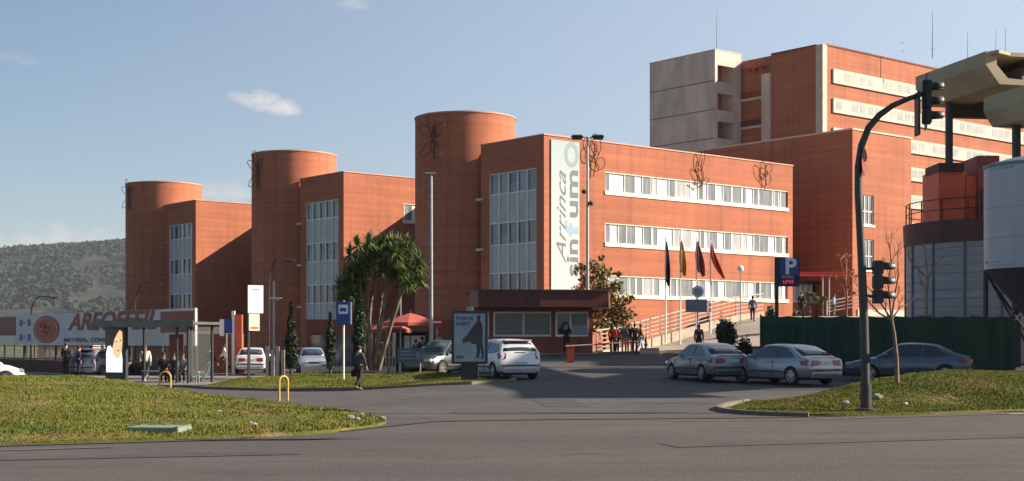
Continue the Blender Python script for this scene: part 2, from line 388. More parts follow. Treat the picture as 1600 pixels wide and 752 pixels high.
# paved plaza rising to the entrance
PL=[(4.9,79.5),(9,81),(14,82),(30,82),(60,84),(60,104),(21,104),(12,101),(5.2,99),(4.6,88)]
tag(patch('plaza_paving',PL,1.2,lambda x,y:h(x,y)+.08,m_pave,skirt=.3),kind='structure')
k=MB(); pts=[Vector((x,y,h(x,y)+.02)) for x,y in [(-5,76.2),(0,76.0),(5,76.2),(5.0,79.5),(9,80.9),(14,81.9),(22,82)]]
for a,b in zip(pts,pts[1:]): k.sweep([(-.08,-.1),(.08,-.1),(.08,.13),(-.08,.13)],a,b)
tag(k.build('plaza_kerb',m_kerb),kind='structure')
FP=[(-34,57),(-12.6,56.8),(-11.6,58.5),(-11.8,71),(-34,73)]
tag(patch('pavement',FP,1.4,lambda x,y:h(x,y)+.1,mix3('pavement_slabs',[(0.24,0.21,0.19),(0.2,0.18,0.16),(0.16,0.14,0.13)],[(.4,.4,.6),(4,.5,.7)],.9,.2,20),skirt=.25),kind='structure')

# ---- grass islands with mounds
def island(name, poly, mound, fall, blades, bl=.07, near=None):
    P=smooth_poly(poly,2)
    def zf(x,y):
        d=edist((x,y),P); return h(x,y)+.045+mound(x,y)*ss(d/fall)+.035*math.sin(x*2.1+y*.7)*math.sin(y*1.7)*min(1,d)
    ob=patch(name,P,.42,zf,m_grass,skirt=.15,jitter=.25); tag(ob,kind='structure')
    # blades on its triangles
    me=ob.data; me.calc_loop_triangles(); T=np.array([[me.vertices[i].co[:] for i in t.vertices] for t in me.loop_triangles])
    nrm=np.cross(T[:,1]-T[:,0],T[:,2]-T[:,0]); A=np.linalg.norm(nrm,axis=1)/2
    w=A*(np.abs(nrm[:,2])/(2*A+1e-9)>.5); cy=T[:,:,1].mean(1); w=w/np.maximum(cy,15)
    n=blades; idx=rng.choice(len(T),n,p=w/w.sum()); r1=np.sqrt(rng.random(n)); r2=rng.random(n)
    p=(1-r1)[:,None]*T[idx,0]+(r1*(1-r2))[:,None]*T[idx,1]+(r1*r2)[:,None]*T[idx,2]
    # tufty: thin out and lengthen by a smooth field
    fld=np.sin(p[:,0]*1.3+np.sin(p[:,1]*.9)*2)+np.sin(p[:,1]*1.9+np.sin(p[:,0]*.6)*2)
    hh=bl*(.5+.8*rng.random(n))*(1+.28*fld); th=rng.random(n)*2*PI; wd=.007+.012*rng.random(n)
    dx=np.stack([np.cos(th),np.sin(th),np.zeros(n)],1); tip=p+np.stack([rng.normal(size=n)*hh*.4,rng.normal(size=n)*hh*.4,hh],1)
    q=np.stack([p-dx*wd[:,None]-[0,0,.01],p+dx*wd[:,None]-[0,0,.01],tip],1)
    tag(quads_mesh('grass',q,m_blade),kind='stuff')
    return ob,zf
LI=[(-2.35,26.9),(-2.7,25.2),(-3.6,23.6),(-5.2,22.5),(-8,21.3),(-16,18.2),(-34,11),(-40,22),(-36,42),(-26,49.5),(-17,48.5),(-12.5,45.2),(-9.6,41.5),(-6.9,37),(-4.3,32.3),(-2.9,29.4)]
def mL(x,y):
    return .10+.38*ss((-x-3)/11)*ss((y-21+.30*(x+8)*.3)/13)+.14*math.exp(-((y-27.5-.06*(x+12))/1.1)**2)*ss((-x-6)/4)-.16*math.exp(-((y-25.7-.05*(x+12))/.55)**2)*ss((-x-5)/3)
isl_l,ZL=island('grass_island',LI,mL,2.6,470000,.036)
RI=[(5.0,31.6),(5.2,30.2),(6.4,29.4),(8.3,29.9),(12,31.9),(24,38.2),(44,48),(44,53),(30,47.5),(20,44.8),(13,42.8),(9.3,40.2),(6.6,36.5),(5.4,33.6)]
def mR(x,y): return .07+.6*ss((x-5.2)/7)*ss((y-28.5-.45*(x-6))/6.5)
isl_r,ZR=island('grass_island',RI,mR,2.2,380000,.036)
MI=[(-.3,51.0),(-1.5,49.8),(-5,50.4),(-9,52.4),(-12.0,55.2),(-13.2,57),(-11.4,62),(-11.6,70),(-6,71),(-5.2,64),(-3.2,58.5),(-.6,53.2)]
def mM(x,y): return .08+.2*ss((y-51-.2*(-x))/5)
isl_m,ZM=island('grass_island',MI,mM,1.4,70000,.045)
# kerb at the nose of the right-hand island
k=MB()
NP=[(7.4,29.45),(6.4,29.15),(5.4,29.7),(4.85,30.7),(4.75,31.9),(5.0,33.2),(5.6,34.9),(6.5,36.9)]
NP=[Vector((a,b,h(a,b))) for a,b in smooth_poly(NP,2)[3:-6]]
k=MB()
for a,b in zip(NP,NP[1:]): k.sweep([(-.06,-.1),(.06,-.1),(.06,.09),(-.06,.09)],a,b)
tag(k.build('island_kerb',m_kerb),kind='structure')
k=MB(); q=[Vector((a,b,h(a,b))) for a,b in [(.1,52.2),(-.05,50.9),(-1.5,49.55),(-5,50.1),(-9,52.1),(-12.1,54.9),(-13.4,57)]]
for a,b in zip(q,q[1:]): k.sweep([(-.08,-.1),(.08,-.1),(.08,.1),(-.08,.1)],a,b)
tag(k.build('island_kerb',m_kerb),kind='structure')

# ---- hills
from mathutils import noise as mn
hx=np.linspace(-3900,3900,230); hy=np.linspace(900,4100,110); g=MB()
def ridge(x):
    r=186+ (x+1110)*.07 if x<-700 else 214-(x+700)*.03
    return max(70,r)
for y in hy:
    for x in hx:
        b=ridge(x)*ss((y-1300)/1700)*(1-.35*ss((y-3050)/1000))
        n=mn.fractal(Vector((x/520,y/520,0)),1.0,2.1,5)*38*ss((y-1300)/900)*(.25+.75*abs(math.cos(min(1,max(0,(y-1300)/1700))*PI/2))+.06)
        g.v.append((x,y,-4+b+n))
nx=len(hx); g.f=[(j*nx+i,j*nx+i+1,(j+1)*nx+i+1,(j+1)*nx+i) for j in range(len(hy)-1) for i in range(nx-1)]
tag(g.build('hills',m_hill,smooth=60),kind='structure')
# woods covering the slope, one mass
n=42000; X=rng.uniform(-2300,-300,n); Y=rng.uniform(1500,3050,n); cen=[]
for x,y in zip(X,Y):
    if mn.noise(Vector((x/110,y/260,3)))>-.22:
        b=ridge(x)*ss((y-1300)/1700)*(1-.35*ss((y-3050)/1000)); nn=mn.fractal(Vector((x/520,y/520,0)),1.0,2.1,5)*38*ss((y-1300)/900)*(.25+.75*abs(math.cos(min(1,max(0,(y-1300)/1700))*PI/2))+.06)
        cen.append((x,y,-4+b+nn+random.uniform(0,4)))
cen=np.array(cen); L=[leaf_quads(cen+rng.normal(size=cen.shape)*[5,5,1.2],8,1.1) for _ in range(3)]
tag(quads_mesh('hill_woods',np.concatenate(L),mat('far_wood',(0.020,0.034,0.018),(0.010,0.018,0.010),.95,.006,world=True)),kind='stuff')

# ================================================================ hospital
H0=15.6
def ornament(parent_m, loc, rz, s, kind, label):
    t=thing('wire_flower',label,'metal sculpture',loc,rz,'wrought wire flowers fixed high on the brick walls')
    st=MB(); st.tube([(0,0,-1.5*s),(.15*s,-.05,-.6*s),(-.05*s,-.1,.2*s),(.1*s,-.1,.9*s)],.03*s+.008,6); st.build('stem',m_rust,t)
    def loop(cx,cz,rx,rz_,tilt=0,y=-.12,rad=.035):
        pts=[]
        for i in range(17):
            q=2*PI*i/16; a,b=rx*math.cos(q),rz_*math.sin(q)
            pts.append((cx+a*math.cos(tilt)-b*math.sin(tilt),y-.12*math.sin(q),cz+a*math.sin(tilt)+b*math.cos(tilt)))
        m=MB(); m.tube(pts,rad*s*.65+.006,5,cap=False); m.build('petal',m_rust,t)
    if kind==0:
        loop(.1*s,.75*s,.5*s,.75*s,.4); loop(-.35*s,.15*s,.42*s,.7*s,-.5); loop(.55*s,-.55*s,.42*s,.42*s,0); loop(.1*s,0,.25*s,.3*s)
    elif kind==1:
        loop(0,.7*s,.28*s,.8*s,-.15); loop(-.1*s,-.3*s,.3*s,.7*s,.5); loop(.4*s,-.9*s,.5*s,.22*s,.4); loop(-.35*s,-1.1*s,.45*s,.2*s,-.3)
    elif kind==2:
        loop(-.45*s,.3*s,.42*s,.85*s,.15); loop(.45*s,.55*s,.5*s,.4*s,.2); loop(.35*s,-.45*s,.38*s,.5*s,.5); loop(0,0,.22*s,.25*s)
    else:
        for a in (0.5,1.7,2.6,3.9,5.3): loop(.55*s*math.cos(a),1.0*s*math.sin(a),.32*s,.75*s,a-PI/2)
    return t
G_STRIP=[[ (62,82),(145,183),(215,245),(255,270),(318,340),(345,400),(433,450),(470,498),(530,560),(565,600),(605,618),(648,665),(670,720),(730,745),(755,780)],
 [(68,85),(120,150),(153,185),(218,248),(255,272),(335,365),(370,405),(440,455),(475,505),(535,560),(565,600),(605,622),(650,670),(672,705),(735,760),(765,788)],
 [(80,112),(118,155),(165,185),(190,212),(216,250),(258,280),(325,345),(350,410),(435,458),(490,510),(540,600),(612,628),(655,672),(675,718),(735,760)]]
def wing(c0, W, label, strips, cyl, zbot, curtain_w=(.8,5.9), striprange=(5.7,25.8)):
    t=thing('hospital_wing',label,'building',(c0.x,c0.y,0),ANG,'brick hospital wings with round stair towers')
    R,cx,cy,ct=cyl; FE=6.9
    w=MB(); ca,cb=curtain_w; zt=13.45
    # facade facing left (x=0)
    w.bb(0,.4,.4,ca,-1.5,H0); w.bb(0,.4,cb,FE,-1.5,H0); w.bb(0,.4,ca,cb,zt,H0); w.bb(0,.4,ca,cb,-1.5,zbot)
    # facade facing right (y=0)
    zs=[-1.5]
    for (a,b) in sorted(strips): zs+=[a,b]
    zs.append(H0)
    for i in range(0,len(zs),2): w.bb(0,W,0,.4,zs[i],zs[i+1])
    s0,s1=striprange
    for a,b in strips: w.bb(0,s0,0,.4,a,b); w.bb(s1,W,0,.4,a,b)
    w.bb(W-.4,W,.4,FE,-1.5,H0); w.bb(3,W,FE,13,-1.5,H0)
    w.build('wall',m_brick,t)
    r=MB(); r.bb(.4,W-.4,.4,FE,H0-.6,H0-.4); r.build('roof',m_conc,t)
    c=MB(); c.bb(-.06,W+.06,-.06,.46,H0,H0+.09); c.bb(-.06,.46,.46,FE,H0,H0+.09); c.build('coping',m_brickd if False else mat('coping',(0.5,0.27,0.18),(0.42,0.22,0.15),.6,1),t)
    # glazed stair hall of five bays
    rows=[(12.0,13.45,'g'),(9.95,12.0,'p'),(8.4,9.95,'g'),(6.4,8.4,'p'),(4.85,6.4,'g'),(zbot,4.85,'p')]
    fr=MB(); n=5; bw=(cb-ca)/n
    for i in range(n+1): fr.bb(.02,.2,ca+i*bw-(.04 if i else 0),ca+i*bw+(.04 if i<n else 0),zbot,zt)
    for i in range(n):
        for a,b,kd in rows:
            fr.bb(.05,.18,ca+i*bw+.04,ca+(i+1)*bw-.04,b-.07,b)
    fr.build('window_frame',m_whitef,t)
    for a,b,kd in rows:
        for i in range(n):
            y0,y1=ca+i*bw+.04,ca+(i+1)*bw-.04
            if kd=='g':
                p=MB(); p.bb(.14,.17,y0,y1,a,b-.07); p.build('window_pane',random.choice([m_glassd,m_glassd,m_glassd,m_glassc,m_glassm]),t)
            else:
                p=MB(); p.bb(.1,.14,y0,y1,a,b-.07); o=p.build('spandrel_panel',m_panelg,t)
    bk=MB(); bk.bb(.3,.36,ca,cb,zbot,zt); bk.build('lining',m_dark,t)
    # ribbon windows
    for k,(a,b) in enumerate(strips):
        bp=MB(); bp.bb(s0,s1,.16,.2,a,b); bd=bp.build('window_band',m_cream if c0.x<0 else m_whitef,t)
        s=MB(); s.bb(s0-.05,s1+.05,-.08,.16,a-.02,a+.26); s.bb(s0,s1,.02,.16,b-.07,b); s.build('sill',m_cream,bd)
        if c0.x>0: G=[(along(920+u/2.506,c0,DR),along(920+v/2.506,c0,DR)) for u,v in G_STRIP[k]]
        else: G=[(s0+.2+i*1.3,s0+1.0+i*1.3) for i in range(int((s1-s0)/1.3))]
        for u,v in G:
            if v<=s0+.1: continue
            u=max(u,s0+.06); p=MB(); p.bb(u,min(v,s1-.06),.11,.15,a+.3,b-.1)
            q=MB(); q.bb(u-.05,u,.08,.16,a+.26,b-.07); q.bb(v,v+.05,.08,.16,a+.26,b-.07)
            p.build('window_pane',random.choice([m_glassc,m_glassc,m_glassl,m_glassd if k==2 else m_glassc]),bd); q.build('window_frame',m_whitef,bd)
    # round stair tower
    cy_=MB(); n=72; cy_.lathe([(R,-1.5),(R,ct),(R-.35,ct),(R-.35,ct-.8),(.02,ct-.8)],(0,0,0),n)
    tw=cy_.build('stair_tower',m_brickr,t,smooth=35,loc=(cx,cy,0))
    rm=MB(); rm.lathe([(R+.05,ct),(R+.05,ct+.1),(R-.4,ct+.1),(R-.4,ct)],(0,0,0),n); rm.build('coping',MATS['coping'],tw)
    # slot of landing windows between hall and tower
    gy=cy-math.sqrt(max(.1,R*R-(cx-.9)**2)); y0,y1=FE,gy+.25
    sl=MB(); sl.bb(.9,1.1,y0,y1,-1.5,H0-.2); sl.build('slot_wall',m_brick,t)
    for z in (11.9,8.3,4.7,1.1):
        d=MB(); d.bb(.82,.895,y0+.02,y1-.1,z,z+2.2); wd=d.build('landing_window',m_glassd,t)
        d=MB(); d.bb(-.12,.9,y0-.35,y0+.45,z-.24,z-.06); d.build('sill',m_conc_w,wd)
    return t
m_glassm = mat('half_blind_glass', (0.10,0.115,0.13), (0.03,0.035,0.04), .1, .8, spec=.8, stretch=(.3,.3,1.5), lo=.47, hi=.53)
m_glassl = mat('pale_blind_glass', (0.42,0.43,0.43), (0.3,0.31,0.32), 0.2, 1.2, spec=.7, stretch=(3,3,.4))
C0=at(850,94,z=0); B0=at(537,114.7,z=0); A0=at(306,137.8,z=0)
ST3=[(11.95,13.56),(8.3,9.95),(4.65,6.25)]
wc=wing(C0,26.4,'nearest brick wing, with the tall banner and three long rows of windows','' or ST3,(3.75,1.7,10.9,18.1),2.9)
wb=wing(B0,15,'middle brick wing behind the many-stemmed dragon tree','' or [(11.7,13.4),(8.0,9.7)],(3.75,1.6,10.6,18.1),2.2,striprange=(6.0,11.5))
wa=wing(A0,15,'farthest brick wing, seen above the red and white hoarding','' or [(11.7,13.4),(8.0,9.7)],(3.95,1.5,10.2,18.0),2.2,striprange=(7.0,11.5))
# spine joining the wings
sp=thing('hospital_spine','long brick block that joins the three wings at their back','building',(C0.x,C0.y,0),ANG)
m=MB(); m.bb(12.2,26.0,13.01,68,-1.5,H0-.15); m.build('wall',m_brick,sp)
m=MB(); m.bb(12.1,26.1,13.1,68.1,H0-.15,H0-.03); m.build('coping',MATS['coping'],sp)
for k,y in enumerate((16,20,24,42,46,50)):
    for z in (4.6,8.2,11.8):
        m=MB(); m.bb(12.12,12.19,y,y+2.4,z,z+1.5); f=m.build('window',m_glassd,sp); m=MB(); m.bb(12.02,12.2,y-.05,y+2.45,z-.15,z); m.build('sill',m_conc_w,f)

def loc_on(c0, x, y, z): return c0+DR*x+DL*y+Vector((0,0,z))
def orn_px(c0, px, py, kind, s, label):
    tt=along(px,c0,DR); p=c0+DR*tt; return ornament(None,loc_on(c0,tt,-.16,zat(py,p.y)),ANG,s,kind,label)
orn_px(C0,925,243,0,1.0,'rusty wire flower at the upper corner beside the banner')
orn_px(C0,1092,266,1,.95,'rusty wire flower whose leaves overlap the top window row')
orn_px(C0,1192,273,2,.85,'rusty wire flower near the far right end of the nearest wing')
def orn_cyl(c0, cyl, px, py, s, label):
    R,cx,cy,ct=cyl; ctr=loc_on(c0,cx,cy,0); r=(px-CX)/F
    best=min((abs((ctr.x+(R+.15)*math.sin(a))/(ctr.y-(R+.15)*math.cos(a))-r),a) for a in [-(PI/2)+i*.02 for i in range(79)])[1]
    p=Vector((ctr.x+(R+.12)*math.sin(best),ctr.y-(R+.12)*math.cos(best),0)); p.z=zat(py,p.y); ornament(None,p,best,s,3,label)
orn_cyl(C0,(3.75,1.7,10.9,0),676,216,1.05,'dark wire flower on the nearest round tower')
orn_cyl(B0,(3.75,1.6,10.6,0),402,268,1.05,'dark wire flower on the middle round tower')
orn_cyl(A0,(3.95,1.5,10.2,0),201,306,1.0,'dark wire flower on the farthest round tower')

# banner hanging on the nearest wing
bt=thing('banner','tall pale blue banner with grey lettering hung down the brick corner','banner',loc_on(C0,0,0,0),ANG)
x0=along(860,C0,DR); x1=along(904,C0,DR)
mb_,nt,bs=newmat('banner_cloth'); tc=nt.nodes.new('ShaderNodeTexCoord'); sx=nt.nodes.new('ShaderNodeSeparateXYZ'); nt.links.new(tc.outputs['Object'],sx.inputs[0])
r_=nt.nodes.new('ShaderNodeMapRange'); r_.inputs[1].default_value=4.9; r_.inputs[2].default_value=15.3; nt.links.new(sx.outputs[2],r_.inputs[0])
cr_=nt.nodes.new('ShaderNodeValToRGB'); cr_.color_ramp.elements[0].color=(.50,.48,.45,1); cr_.color_ramp.elements[1].color=(.30,.38,.40,1); e=cr_.color_ramp.elements.new(.45); e.color=(.44,.46,.46,1)
nt.links.new(r_.outputs[0],cr_.inputs[0]); nt.links.new(cr_.outputs[0],bs.inputs['Base Color']); bs.inputs['Roughness'].default_value=.7
m=MB(); m.bb(x0,x1,-.09,-.03,4.9,15.35); m.build('cloth',mb_,bt)
m_tg=mat('lettering_grey',(0.12,0.145,0.19),(0.10,0.125,0.165),.7); m_tb=mat('lettering_pale_blue',(0.24,0.37,0.46),(0.22,0.34,0.43),.7); m_to=mat('lettering_ring',(0.22,0.29,0.31),(0.2,0.27,0.29),.7)
def vtext(s,m,size,x,z0,z1,bold=0,shear=0):
    o=text(s,'lettering',m,bt,size,(x,-.095,z0),(PI/2,-PI/2,0),shear,bold)
    vs=[v.co.x for v in o.data.vertices]; k=(z1-z0)/(max(vs)-min(vs)); o.scale=(k,1,1); o.location.z=z0-min(vs)*k; return o
zz=lambda py: zat(py,C0.y+1.5)
vtext('sin',m_tg,1.55,x1-.62,zz(432),zz(374),.035)
vtext('f',m_tb,1.75,x1-.62,zz(370),zz(345),.05)
vtext('um',m_tg,1.55,x1-.62,zz(340),zz(266),.035)
vtext('O',m_to,1.7,x1-.66,zz(262),zz(222),.05)
vtext('Arrinca',m_tg,1.25,x0+.95,zz(412),zz(268),0,.5)

# ---------------------------------------------------------------- block on the right (dark end wall)
E0=at(1332,113,z=0)
eb=thing('brick_block','plain brick block with a shaded end wall, between the nearest wing and the tower','building',(E0.x,E0.y,0),ANG)
zE=18.85
m=MB()
m.bb(0,.4,.4,22,0,zE)
wx=(1.15,2.9); WZ=[(11.2,13.66),(7.5,10.0)]
m.bb(0,wx[0],0,.4,0,zE); m.bb(wx[1],8.2,0,.4,0,zE); m.bb(wx[0],wx[1],0,.4,0,7.5); m.bb(wx[0],wx[1],0,.4,10.0,11.2); m.bb(wx[0],wx[1],0,.4,13.66,zE)
m.bb(7.8,8.2,.4,22,0,zE); m.bb(.4,7.8,21.6,22,0,zE); m.build('wall',m_brick,eb)
m=MB(); m.bb(.4,7.8,.4,21.6,zE-.6,zE-.4); m.build('roof',m_conc,eb)
m=MB(); m.bb(-.08,8.28,-.08,.46,zE,zE+.14); m.bb(-.08,.46,.46,22,zE,zE+.14); m.build('coping',m_conc_w,eb)
m=MB(); m.bb(.6,8.25,-.1,-.002,2.0,4.2); m.build('plinth',m_conc_w,eb)
for a,b in WZ:
    m=MB(); m.bb(wx[0],wx[1],.15,.2,a,b); f=m.build('window',m_glassc,eb)
    m=MB()
    for i in range(4): u=wx[0]+.03+i*(wx[1]-wx[0]-.06)/3; m.bb(u-.03,u+.03,.08,.15,a,b)
    for z in (a+.04,a+1.1,b-.04): m.bb(wx[0],wx[1],.09,.149,z-.04,z+.04)
    m.build('window_frame',m_whitef,f); m=MB(); m.bb(wx[0]-.1,wx[1]+.1,-.07,.12,a-.2,a); m.build('sill',m_cream,f)

# low glazed link between wing and block
lk=thing('glazed_link','low glazed link building behind the parking sign','building',loc_on(C0,26.45,1.5,0),ANG)
m=MB(); m.bb(0,5.3,.3,7,-1,4.9); m.build('wall',m_brick,lk)
m=MB(); m.bb(0,5.3,-.1,7,6.3,6.6); m.build('roof',m_dark,lk)
m=MB(); m.bb(0,4.6,.3,.4,4.9,6.3); g_=m.build('window',m_glassl,lk)
m=MB()
for i in range(7): m.bb(i*.755,i*.755+.06,.18,.3,4.9,6.3)
m.bb(0,4.6,.15,.3,4.8,4.899); m.build('window_frame',m_whitef,g_)
m=MB(); m.bb(4.62,5.3,.45,.6,4.9,6.3); m.build('doorway_glass',m_glassd,lk)
en=thing('entrance_canopy','thin red beam canopy on two posts before the dark end wall','canopy',at(1250,103,z=0),.12)
m=MB(); m.bb(0,4.1,-.1,.1,6.45,6.68); m.bb(0,4.1,1.4,1.6,6.45,6.68); m.bb(-.1,4.2,-.12,1.62,6.68,6.74); m.build('beam',m_red,en)
for x in (1.75,2.25): mm=MB(); mm.tube([(x,0,h(20,103)),(x,0,6.45)],.05,8); mm.build('post',m_steel,en)

# ---------------------------------------------------------------- high rise at the back
D0=at(1285,178,z=0)
hr=thing('hospital_tower','tall brick hospital block with a concrete stair shaft, highest in the picture','building',(D0.x,D0.y,0),ANG)
zD=39.7
m=MB(); m.bb(.3,78,0,26,0,zD); m.bb(0,.3,.9,8.4,0,zD); m.bb(2.0,2.4,9.8,13.6,0,zD-2.2); m.build('wall',m_brick,hr)
m=MB(); m.bb(-.2,.7,-.2,.9,0,zD+.05); m.build('corner_pilaster',m_conc_w,hr)
m=MB(); m.bb(-.35,2.0,8.4,9.8,0,zD-2.4); m.build('concrete_fin',m_conc,hr)
m=MB(); m.bb(.7,78.1,-.1,.3,zD,zD+.2); m.bb(-.1,.4,.9,8.4,zD,zD+.2); m.build('coping',m_brickd,hr)
for i in range(9):
    z=35.0-3.8*i
    if z<4: break
    m=MB(); m.bb(-.1,2.0,9.8,13.6,z-.9,z-.55); b=m.build('balcony',m_conc,hr)
    m=MB(); m.bb(-.12,-.02,9.8,13.6,z-.55,z+.25); m.build('railing',m_darkred if i%2 else m_brickd,b)
    m=MB(); m.bb(1.93,1.99,10.3,12.6,z-.4,z+1.6); m.build('window',m_glassd,b)
m_band=mat('band_cream',(0.46,0.41,0.34),(0.40,0.355,0.29),.6,1.5); m_farw=mat('far_window',(0.40,0.39,0.36),(0.28,0.28,0.27),.3,.5); npane=0; rest=MB()
for i in range(8):
    z=35.0-3.8*i
    m=MB(); m.bb(2.0,77,-.25,-.003,z,z+1.85); b=m.build('window_band',m_band,hr)
    for k in range(44):
        x=2.6+k*1.68
        if (k*7+i*3)%5!=0:
            q=MB() if npane<100 and k<26 else rest
            q.bb(x,x+1.25,-.27,-.252,z+.5,z+1.5)
            if q is not rest: npane+=1; q.build('window_pane',m_farw,b)
tag(rest.build('window_pane',m_farw,hr),kind='stuff')
# concrete shaft
tx0,tx1,ty0,ty1,tz=-5.3,-.001,13.6,25.8,40.5
m=MB(); m.bb(tx0,tx0+.5,ty0+.001,ty1,0,tz); m.bb(tx0+.5,tx1,ty1-.5,ty1,0,tz); m.bb(tx1-1.5,tx1,ty0+.001,ty1-.5,0,tz); m.bb(tx0+.5,tx1-1.5,ty0,ty0+.4,38.6,tz)
m.bb(tx0+.5,tx1-1.5,ty0+.4,ty1-.5,tz-.4,tz-.1)
for i in range(10): z=34.9-3.8*i; m.bb(tx0+.5,tx1-1.5,ty0+.25,ty0+.5,z,z+1.55)
shaft=m.build('stair_shaft',m_conc,hr)
m=MB()
for i in range(10): z=36.4-3.85*i; m.bb(tx0-.02,tx0-.003,ty0+.05,ty1,z,z+.13)
m.build('joint',mat('dark_joint',(0.13,0.11,0.10),(0.2,0.18,0.17),.9,1),shaft)  # darker strips along the floor joints
m=MB(); m.bb(tx0+.6,tx1-1.6,ty0+2.2,ty0+2.4,0,tz-.5); m.build('shaft_back',m_brick,shaft)
m=MB(); m.bb(tx0-.06,tx0+.5,ty0-.05,ty1+.05,tz,tz+.15); m.bb(tx0+.5,tx1,ty0-.05,ty0+.5,tz,tz+.15); m.build('coping',m_conc_w,shaft)
for k in range(3):
    m=MB(); m.bb(-.2,1.9,9.9+k*1.1,10.15+k*1.1,zD-1.7,zD-1.35); m.build('roof_beam',m_red,hr)
m=MB(); m.bb(-.25,-.05,8.5,13.6,zD-1.3,zD-1.05); m.build('roof_beam',m_red,hr)
def mast(px, py, Y, zb, label, r=.05):
    p=at(px,Y,py); o=MB(); z=p.z; o.tube([(0,0,zb),(0,0,zb+(z-zb)*.5),(0,0,z)],[r*1.6,r,r*.5],6)
    t=thing('antenna_mast',label,'antenna',(p.x,Y,0),0,'thin antenna masts on the hospital roof'); o.build('mast',m_steel,t)
    q=MB(); q.tube([(-.35,0,zb+1.2),(.35,0,zb+1.2)],.03,5); q.build('bracket',m_steel,t)
mast(1120,14,190,tz-.4,'thin antenna mast on top of the concrete shaft',.05)
mast(1457,18,186,zD-.1,'tallest thin antenna mast, rising behind the traffic light arm',.05)
mast(1410,78,182,zD-.1,'short antenna mast on the brick roof edge left of the traffic light arm')
mast(1512,50,200,zD-.1,'antenna mast left of the near corner of the concrete canopy')
mast(1556,48,206,zD-.1,'left one of the two masts above the concrete canopy')
mast(1571,42,206,zD-.1,'rightmost antenna mast above the concrete canopy')
# ================================================================ gatehouse
gh=thing('gatehouse','low brick gatehouse with a dark red canopy and white framed windows','building',(0,78,0),0.03)
zb=h(1,78)-.3
m=MB()
W1=(-1.05,2.2); W2=(2.45,4.3); L0,L1=-2.2,4.55
m.bb(L0,L1,0,.3,zb,1.85); m.bb(L0,L1,0,.3,3.25,3.45); m.bb(L0,-1.95,0,.3,1.85,3.25); m.bb(-1.3,W1[0],0,.3,1.85,3.25); m.bb(W1[1],W2[0],0,.3,1.85,3.25); m.bb(W2[1],L1,0,.3,1.85,3.25)
m.bb(L0,L0+.3,.3,5.4,zb,3.45); m.bb(L1-.3,L1,.3,5.4,zb,3.45); m.bb(L0+.3,L1-.3,5.1,5.4,zb,3.45)
m.build('wall',m_brickd if False else brick('booth_brick',(0.36,0.10,0.055),(0.30,0.085,0.045),(0.26,0.14,0.10)),gh)
m=MB(); m.prism([(-1.9,-1.6),(1.5,-1.85),(5.3,-1.6),(5.7,1.5),(5.2,5.9),(-2.4,5.9),(-2.4,.0)],3.46,4.38); m.build('canopy',m_darkred,gh,bevel=.02)
m=MB(); m.prism([(-2.0,-1.7),(1.5,-1.95),(5.4,-1.7),(5.8,1.5),(5.3,6.0),(-2.5,6.0),(-2.5,.0)],4.381,4.44); m.build('canopy_trim',mat('canopy_trim',(0.2,0.06,0.04),(0.15,0.045,0.03),.5),gh)
m=MB(); m.bb(L0-.2,L1+.2,-.5,-.02,zb,zb+.42); m.build('step',m_conc_w,gh)
def win(x0,x1,splits,par,kinds):
    m=MB()
    m.bb(x0,x1,-.04,.1,1.85,1.95); m.bb(x0,x1,-.04,.1,3.15,3.25)
    xs_=[x0]+splits+[x1]
    for i,x in enumerate(xs_): m.bb(x-.0 if i==0 else x-.05,(x+.1) if i==0 else (x+.05 if i<len(xs_)-1 else x),-.045,.1,1.951,3.149)
    f=m.build('window',m_whitef,par)
    for a,b,kd in zip(xs_,xs_[1:],kinds):
        p=MB(); p.bb(a+.05,b-.05,.04,.07,1.95,3.15); p.build('window_pane',kd,f)
m_bluegl=mat('blind_glass_blue',(0.16,0.18,0.20),(0.11,0.125,0.14),.15,1.0,stretch=(.3,1,8),lo=.3,hi=.7)
win(W1[0],W1[1],[.65],gh,[m_bluegl,m_bluegl])
win(W2[0],W2[1],[3.3],gh,[m_glassd,m_bluegl])
win(-1.95,-1.3,[],gh,[m_bluegl])
m=MB(); m.bb(3.42,4.2,-.02,.02,1.97,2.5); m.build('notice_sheet',mat('blind_low',(0.3,0.36,0.38),(0.25,0.3,0.32),.4),gh)

# ---- lifting barrier
br=thing('lifting_barrier','red barrier cabinet with its pale boom lowered across the entry','barrier',at(891,68),0)
m=MB(); m.box((0,0,.42),(.36,.34,.9)); m.box((0,0,.89),(.4,.38,.06)); m.build('cabinet',m_redor,br,bevel=.015)
m=MB(); m.box((.02,-.2,.82),(.12,.06,.2)); m.build('pivot',m_dark,br)
m=MB(); m.tube([(-.25,-.26,.8),(3.3,-.26,1.02)],.035,8); bo=m.build('boom',mat('boom_paint',(0.55,0.45,0.4),(0.45,0.35,0.3),.5),br)
m=MB(); m.tube([(1.2,-.26,.889),(1.9,-.26,.934)],.038,8); m.tube([(2.5,-.26,.97),(3.2,-.26,1.013)],.038,8); m.build('boom_band',m_red,bo)
# small warning plate and low concrete blocks
def jersey(px0,px1,Y,m_,label,hh=.55):
    a=at(px0,Y); b=at(px1,Y); t=thing('concrete_barrier',label,'barrier',a,0)
    m=MB(); m.sweep([(-.28,-.15),(.28,-.15),(.28,.1),(.12,.25),(.09,hh),(-.09,hh),(-.12,.25),(-.28,.1)],(0,0,0),b-a); m.build('body',m_,t,bevel=.02); return t
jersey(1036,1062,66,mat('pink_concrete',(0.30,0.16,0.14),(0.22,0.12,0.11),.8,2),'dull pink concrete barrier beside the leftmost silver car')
jersey(1000,1030,78.5,mat('sunlit_pink_concrete',(0.55,0.36,0.28),(0.42,0.27,0.22),.8,2),'pink concrete barrier coloured pale as sunlit, behind the group of people',.4)  # paler copy of the pink concrete, standing for its sunlit part

